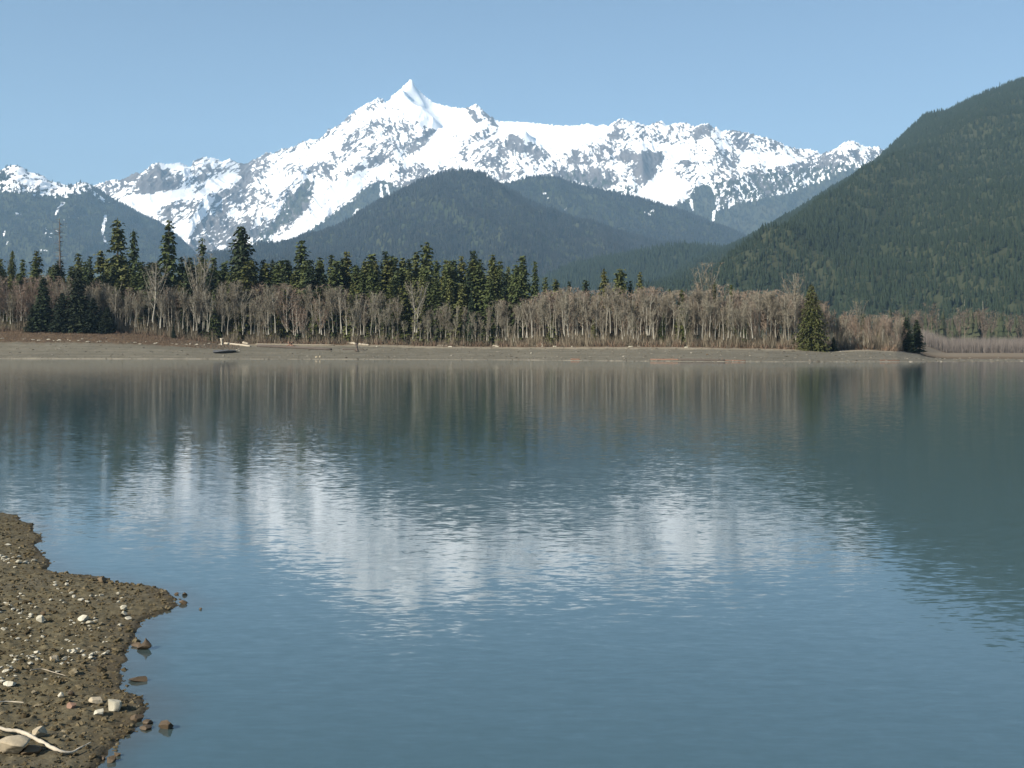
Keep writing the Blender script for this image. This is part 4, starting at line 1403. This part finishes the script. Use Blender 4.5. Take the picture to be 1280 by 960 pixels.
# underbrush along the forest foot, dead grass, the sapling thicket far right
def sliver_mass(name, pts, hmin, hmax, width, spread, material, rs, tint=None, hmul=None):
    n = len(pts)
    h = rs.uniform(hmin, hmax, n) * (1.0 if hmul is None else hmul)
    a = rs.uniform(0, 6.28, n)
    sx_, sy_ = np.cos(a) * width, np.sin(a) * width
    lean = rs.normal(0, spread, (n, 2)) * h[:, None]
    p = np.asarray(pts)
    V = np.stack([p - np.stack([sx_, sy_, 0 * h], -1), p + np.stack([sx_, sy_, 0 * h], -1), p + np.stack([lean[:, 0], lean[:, 1], h], -1)], 1).reshape(-1, 3)
    T = np.arange(3 * n).reshape(-1, 3)
    t = rs.uniform(0, 1, n) if tint is None else tint
    return plain(obj(name, mesh_np(name, V, T, attrs={'tint': np.repeat(t, 3)}, smooth=False), material), 'stuff')


rs = np.random.default_rng(53)
n = 26000
xx = rs.uniform(-40, 1150, n)
Yw, w, zb = far_params(xx)
back = rs.uniform(-4, 16, n)
Yv = Yw + np.minimum(w, 70) + back
Xv = (xx - 640) / F * Yv
lump = 0.5 + 0.5 * fbm(xx / 12, back / 6, 3, 7) * 2
M_brush = tint_mat('underbrush', [(0.1, (0.065, 0.052, 0.036)), (0.4, (0.115, 0.085, 0.060)), (0.75, (0.155, 0.100, 0.068)), (0.97, (0.22, 0.18, 0.125))], use='attr', scale=0.2)
keepm = lump > 0.5
pts = np.stack([Xv, Yv, far_ground(Xv, Yv) - 0.05], -1)[keepm]
sliver_mass('underbrush', pts, 0.4, 2.2, 0.09, 0.35, M_brush, rs)
n = 16000
xx = rs.uniform(-40, 300, n)
Yw, w, zb = far_params(xx)
Yv = Yw + rs.uniform(24, 46, n)
Xv = (xx - 640) / F * Yv
sliver_mass('dry_grass', np.stack([Xv, Yv, far_ground(Xv, Yv)], -1), 0.15, 0.6, 0.05, 0.4, M_brush, rs)
n = 36000
xx = rs.uniform(1150, 1420, n)
Yv = rs.uniform(555, 640, n)
Xv = (xx - 640) / F * Yv
hg = 6.5 + 1.2 * fbm(xx / 9, Yv / 9, 3, 3)
M_sap = tint_mat('saplings', [(0.15, (0.10, 0.085, 0.072)), (0.6, (0.165, 0.143, 0.128)), (0.95, (0.24, 0.215, 0.19))], use='attr', scale=0.3)
pts = np.stack([Xv, Yv, far_ground(Xv, Yv)], -1)
sliver_mass('sapling_thicket', pts, 3.0, 8.6, 0.07, 0.10, M_sap, rs, hmul=1.0 + 0.35 * fbm(xx / 5, Yv / 12, 4, 3))
n = 30000
xx = rs.uniform(-40, 1140, n)
Yw, w, zb = far_params(xx)
back = rs.uniform(0.5, 11, n)
Yv = Yw + np.minimum(w, 70) + back
Xv = (xx - 640) / F * Yv
hm = np.clip(0.9 + 1.5 * fbm(xx / 10, back / 9, 3, 17), 0.25, 1.8)
M_shr = tint_mat('shrub_twigs', [(0.1, (0.12, 0.10, 0.07)), (0.5, (0.19, 0.16, 0.115)), (0.9, (0.27, 0.235, 0.175))], use='attr', scale=0.15)
sliver_mass('shrubs', np.stack([Xv, Yv, far_ground(Xv, Yv)], -1), 2.0, 5.5, 0.05, 0.13, M_shr, rs, hmul=hm)

# lowland woods between the thicket and the right hill
n = 900
xx = rs.uniform(1110, 1500, n)
Yv = rs.uniform(680, 1250, n)
Xv = (xx - 640) / F * Yv
pos = np.stack([Xv, Yv, np.maximum(far_ground(Xv, Yv), 0.5)], -1)
hh = rs.uniform(11, 26, n)
T_lo = T_big + [(lambda q: q)(join(list(alder(580 + s, twigs=220, limbs=8, tw=0.006, spread=0.22)))) for s in range(5)]
tint = np.zeros(n)
rs2 = np.random.default_rng(57)
which = rs2.integers(0, len(T_lo), n)
parts_V, parts_T, parts_A, off = [], [], [], 0
tcol = np.where(which >= len(T_big), rs2.uniform(0.75, 1.0, n), rs2.uniform(0.0, 0.4, n))
for kk in range(len(T_lo)):
    m = which == kk
    tv, tt = T_lo[kk]
    nn_ = m.sum()
    v = tv[None] * hh[m][:, None, None] * np.array([1.05, 1.05, 1.0]) + pos[m][:, None, :]
    parts_V.append(v.reshape(-1, 3))
    parts_T.append((tt[None] + (np.arange(nn_) * len(tv))[:, None, None] + off).reshape(-1, 3))
    parts_A.append(np.repeat(tcol[m], len(tv)))
    off += nn_ * len(tv)
me = mesh_np('lowland_woods', np.concatenate(parts_V), np.concatenate(parts_T), attrs={'tint': np.concatenate(parts_A)}, smooth=False)
plain(obj('lowland_woods', me, M_brownforest), 'stuff')

# pale dead trunks standing before the right hill
for x, yt, yb_, lab in [(1219, 376, 398, 'tallest white dead trunk in the woods before the right hill'), (1196, 374, 383, 'short white dead trunk high in the woods before the right hill'),
                        (1165, 390, 398, 'lowest short white dead trunk in the woods before the right hill')]:
    hx, hy = proj(RH[0], RH[1], RH[2])
    i = int(np.argmin(np.where(RH[3] < 0.98, (hx - x) ** 2 + (hy - yb_) ** 2, 1e9)))
    X, Y, z = float(RH[0].ravel()[i]), float(RH[1].ravel()[i]) - 22.0, float(RH[2].ravel()[i])
    h = H + (HZ - yt) / F * Y - z
    parts = [tube(np.stack([0.006 * np.sin(tz * 5 + x), 0 * tz, tz], -1), 0.014 * (1 - tz * .55), 6)]
    for k_ in range(9):
        zz, a, l_ = rr.uniform(0.5, 0.98), rr.uniform(0, 6), rr.uniform(0.02, 0.05)
        parts.append(tube([(0, 0, zz), (l_ * math.cos(a), l_ * math.sin(a), zz + 0.02)], [0.004, 0.0015], 3, cap=False))
    v, t = join(parts)
    o = obj('dead_tree', mesh_np('dead_tree', v, t), M_drift)
    o.location, o.scale = (X, Y, z), (h, h, h)
    tag(o, lab, 'dead trunk', 'white dead trunks before the right hill')


# ------------------------------------------------------------------ driftwood and stumps on the far beach
def far_at(x, y):
    """the point of the far beach seen at photo pixel (x, y)"""
    Yw, w, zb = far_params(np.array([float(x)]))
    Ys = float(Yw[0]) + np.linspace(0.2, min(float(w[0]), 300) + 14, 500)
    Xs = (x - 640) / F * Ys
    zs = far_ground(Xs, Ys)
    rows = HZ - (zs - H) / Ys * F
    i = int(np.argmin(np.abs(rows - y)))
    return Xs[i], Ys[i], zs[i]


def log(xa, ya, xb, yb, r0, r1, material, label, name='log', cat='log', group='driftwood on the far beach', sag=0.0, roots=False, seed=0):
    A, B = np.array(far_at(xa, ya)), np.array(far_at(xb, yb))
    n = 14
    f = np.linspace(0, 1, n)[:, None]
    p = A * (1 - f) + B * f
    g = far_ground(p[:, 0], p[:, 1])
    p[:, 2] = np.maximum(g, p[:, 2]) + np.linspace(r0, r1, n) * 0.7
    parts = [tube(p, np.linspace(r0, r1, n), 8, lump=0.10, seed=seed)]
    r = np.random.default_rng(seed)
    if roots:
        for k_ in range(7):
            a = r.uniform(0, 6.28)
            d = np.array([(A - B)[0] * 0.02, r.normal(0, .4), math.sin(a) * 1.0])
            e = p[0] + d + [math.cos(a) * .5, 0, 0.2]
            parts.append(tube([p[0], (p[0] + e) / 2 + r.normal(0, .1, 3), e], [r0 * .6, r0 * .35, r0 * .12], 5))
    for k_ in range(3):
        i = r.integers(3, n - 2)
        e = p[i] + [r.normal(0, .5), r.normal(0, .4), r.uniform(0.3, 0.8)]
        parts.append(tube([p[i], e], [r1 * .35, r1 * .15], 5))
    v, t = join(parts)
    c0 = v.mean(0)
    c0[2] = v[:, 2].min()
    o = obj(name, mesh_np(name, v - c0, t), material, loc=tuple(c0))
    tag(o, label, cat, group)
    return o


log(281, 430.5, 313, 433.5, 0.40, 0.26, M_drift, 'long white log pointing right from the pale stump', seed=1)
log(344, 425.5, 363, 425.5, 0.22, 0.18, M_drift, 'thin pale log lying at the foot of the trees above the tan log', seed=2)
log(304, 429.5, 310, 430.5, 0.42, 0.3, M_drift, 'short bright white log end beside the long white log', seed=3)
M_greywood = tree_stone('grey_wood', (0.15, 0.13, 0.10), (0.30, 0.265, 0.205), 3.0)
log(320, 431, 418, 432, 0.26, 0.20, M_greywood, 'very long tan log between the white logs along the forest foot', seed=4)
log(322, 433.5, 414, 437.8, 0.50, 0.36, M_darkwood, 'very long dark strip lying slanted on the gravel', seed=5)  # long dark strip, shaped as a thin tapered tube
log(404, 428.3, 421, 428.8, 0.28, 0.22, M_drift, 'short white log under the trees, upper left of the stump', seed=6)
log(427, 429.5, 444, 430.6, 0.34, 0.30, M_drift, 'white log ending just left of the dark stump', seed=7)
log(449, 431, 461, 432, 0.32, 0.24, M_drift, 'white log starting just right of the dark stump', seed=8)
log(463, 428.6, 487, 428.8, 0.30, 0.36, M_drift, 'pale log with a thick bright end, right of the stump', seed=9)
log(428, 437.3, 455, 437, 0.26, 0.14, M_darkwood, 'dark branch lying flat at the foot of the dark stump', seed=10)
log(546, 432.6, 560, 432.4, 0.2, 0.18, M_drift, 'small pale log at the forest foot in the middle of the beach', seed=11)
log(616, 433.2, 624, 433, 0.3, 0.2, M_drift, 'short bright log below the dark conifer gap', seed=12)
log(655, 433, 694, 432.6, 0.2, 0.14, M_drift, 'thin pale log under the bare trees right of the middle', seed=13)
log(813, 450.2, 932, 451.2, 0.20, 0.12, M_redwood, 'long thin reddish log lying along the waterline', seed=14)
log(848, 450.6, 906, 451.0, 0.26, 0.2, M_darkwood, 'dark brown log on the waterline beside the long reddish one', seed=15)
log(714, 449.8, 725, 449.8, 0.2, 0.14, M_redwood, 'short brown log at the waterline near the middle', seed=16)
log(1100, 451, 1125, 451.2, 0.14, 0.1, M_redwood, 'thin reddish log at the waterline near the spit end', seed=17)
log(1058, 435.8, 1090, 436.2, 0.2, 0.15, M_drift, 'pale driftwood log at the top of the spit beach', seed=18)


def stump(x, y, hpx, wpx, material, label, seed, arms=4):
    X, Y, z = far_at(x, y)
    k_ = Y / F
    h, w_ = hpx * k_, wpx * k_
    r = np.random.default_rng(seed)
    q = np.linspace(0, 1, 7)
    parts = [tube(np.stack([0.06 * w_ * np.sin(q * 6), 0 * q, q * h - 0.1], -1), w_ * np.interp(q, [0, .2, .6, 1], [0.5, 0.3, 0.24, 0.30]), 9, lump=0.25, seed=seed)]
    for j in range(arms):
        a = r.uniform(0, 6.28)
        e = np.array([math.cos(a) * w_ * 0.8, math.sin(a) * w_ * 0.8, h * r.uniform(-0.02, 0.15)])
        parts.append(tube([(0, 0, h * .25), e * .5 + [0, 0, h * .08], e], [w_ * .16, w_ * .12, w_ * .05], 5))
    for j in range(arms):
        a = r.uniform(0, 6.28)
        e = np.array([math.cos(a) * w_ * 0.55, math.sin(a) * w_ * 0.5, h * r.uniform(0.75, 1.1)])
        parts.append(tube([(0, 0, h * .7), e], [w_ * .14, w_ * .05], 5))
    v, t = join(parts)
    o = obj('stump', mesh_np('stump', v, t), material, loc=(X, Y, z))
    tag(o, label, 'stump', 'stumps on the far beach')
    return o


stump(446, 439.5, 11, 5, M_darkwood, 'upright dark snag stump standing on the open gravel beach', 1)
stump(277, 431.5, 9, 5, M_drift, 'pale root stump at the left end of the long white log', 2, 6)
stump(678, 433.5, 5, 3, M_drift, 'small white stump at the forest foot right of the middle', 3)
stump(363, 432.5, 5, 8, M_redwood, 'reddish brown root stump on the very long tan log', 4, 6)
stump(1023, 438.6, 7, 3, M_darkwood, 'thin dark stump beside pale rocks under the big lone conifer', 5)


def far_rock(x, y, w, h, material, label, seed, group='rocks on the far beach', name='rock'):
    X, Y, z = far_at(x, y)
    k_ = Y / F
    o = obj(name, stone_mesh(seed, (w * k_, w * k_ * 0.7, h * k_), 9), material, loc=(X, Y, z - 0.05))
    tag(o, label, 'rock', group)


far_rock(1014, 437.6, 4, 3.6, M_pale, 'left of two whitish rocks under the big lone conifer', 301)
far_rock(1020, 438.2, 4.5, 3.4, M_pale, 'right of two whitish rocks under the big lone conifer', 302)
far_rock(664, 442.5, 3, 2.6, M_pale, 'small white rock alone on the middle of the far beach', 303)
far_rock(395.5, 447, 3.6, 3, M_buff, 'left of two orange tan rocks near the far waterline', 304)
far_rock(400.5, 446.8, 3, 3, M_buff, 'right of two orange tan rocks near the far waterline', 305)
far_rock(297, 438.6, 7, 2.2, M_pale, 'flat whitish rock at the right end of the dark gravel mound', 306)
far_rock(471, 433.6, 3, 2, M_pale, 'small pale rock on gravel right of the dark stump', 307)
far_rock(884, 443.5, 4, 2, M_brownstone, 'small brown rock on the beach above the waterline logs', 308)
M_slate = tree_stone('slate_gravel', (0.055, 0.058, 0.064), (0.10, 0.10, 0.102), 1.0)
far_rock(281, 440.6, 36, 4.6, M_slate, 'low dark blue grey mound on the gravel beach below the pale stump', 309, name='gravel_mound')
rt = np.random.default_rng(61)
dm = [stone_mesh(400 + k, (1, 0.8, 0.5), 8, hi=False) for k in range(4)]
for k in range(46):                                        # pale bits of drift along the old high-water line on the left
    x = rt.uniform(0, 262) if k < 34 else rt.uniform(540, 1000)
    y = (np.interp(x, [0, 100, 160, 262], [424, 426, 428, 431]) + rt.normal(0, 0.7)) if k < 34 else rt.uniform(433.6, 435)
    X, Y, z = far_at(x, y)
    me = dm[k % 4]
    if not me.materials:
        me.materials.append(M_pale)
    o = obj('drift_piece', me, loc=(X, Y, z))
    s_ = rt.uniform(0.35, 0.9)
    o.scale = (s_ * rt.uniform(1, 2.2), s_, s_)
    o.rotation_euler = (0, 0, rt.uniform(-0.5, 0.5))
    tag(o, 'small pale piece of drift on the old water line of the far beach', 'drift piece', 'pale drift pieces along the far beach')

# ------------------------------------------------------------------ haze
m_h = bpy.data.materials.new('haze_air')
m_h.use_nodes = True
nt = m_h.node_tree
nt.nodes.remove(nt.nodes['Principled BSDF'])
pv = nt.nodes.new('ShaderNodeVolumePrincipled')
pv.inputs['Color'].default_value = (*HAZE_COLOR, 1)
pv.inputs['Density'].default_value = HAZE_DENSITY
pv.inputs['Anisotropy'].default_value = 0.0
nt.links.new(pv.outputs[0], nt.nodes['Material Output'].inputs['Volume'])
x0, x1, y0, y1, z0, z1 = -15500, 15500, -2500, 17500, -4, 3400
v = [(x, y, z) for z in (z0, z1) for y in (y0, y1) for x in (x0, x1)]
me = mesh_np('haze', v, Q=[(0, 2, 3, 1), (4, 5, 7, 6), (0, 1, 5, 4), (2, 6, 7, 3), (0, 4, 6, 2), (1, 3, 7, 5)], smooth=False)
plain(obj('haze', me, m_h), 'stuff')
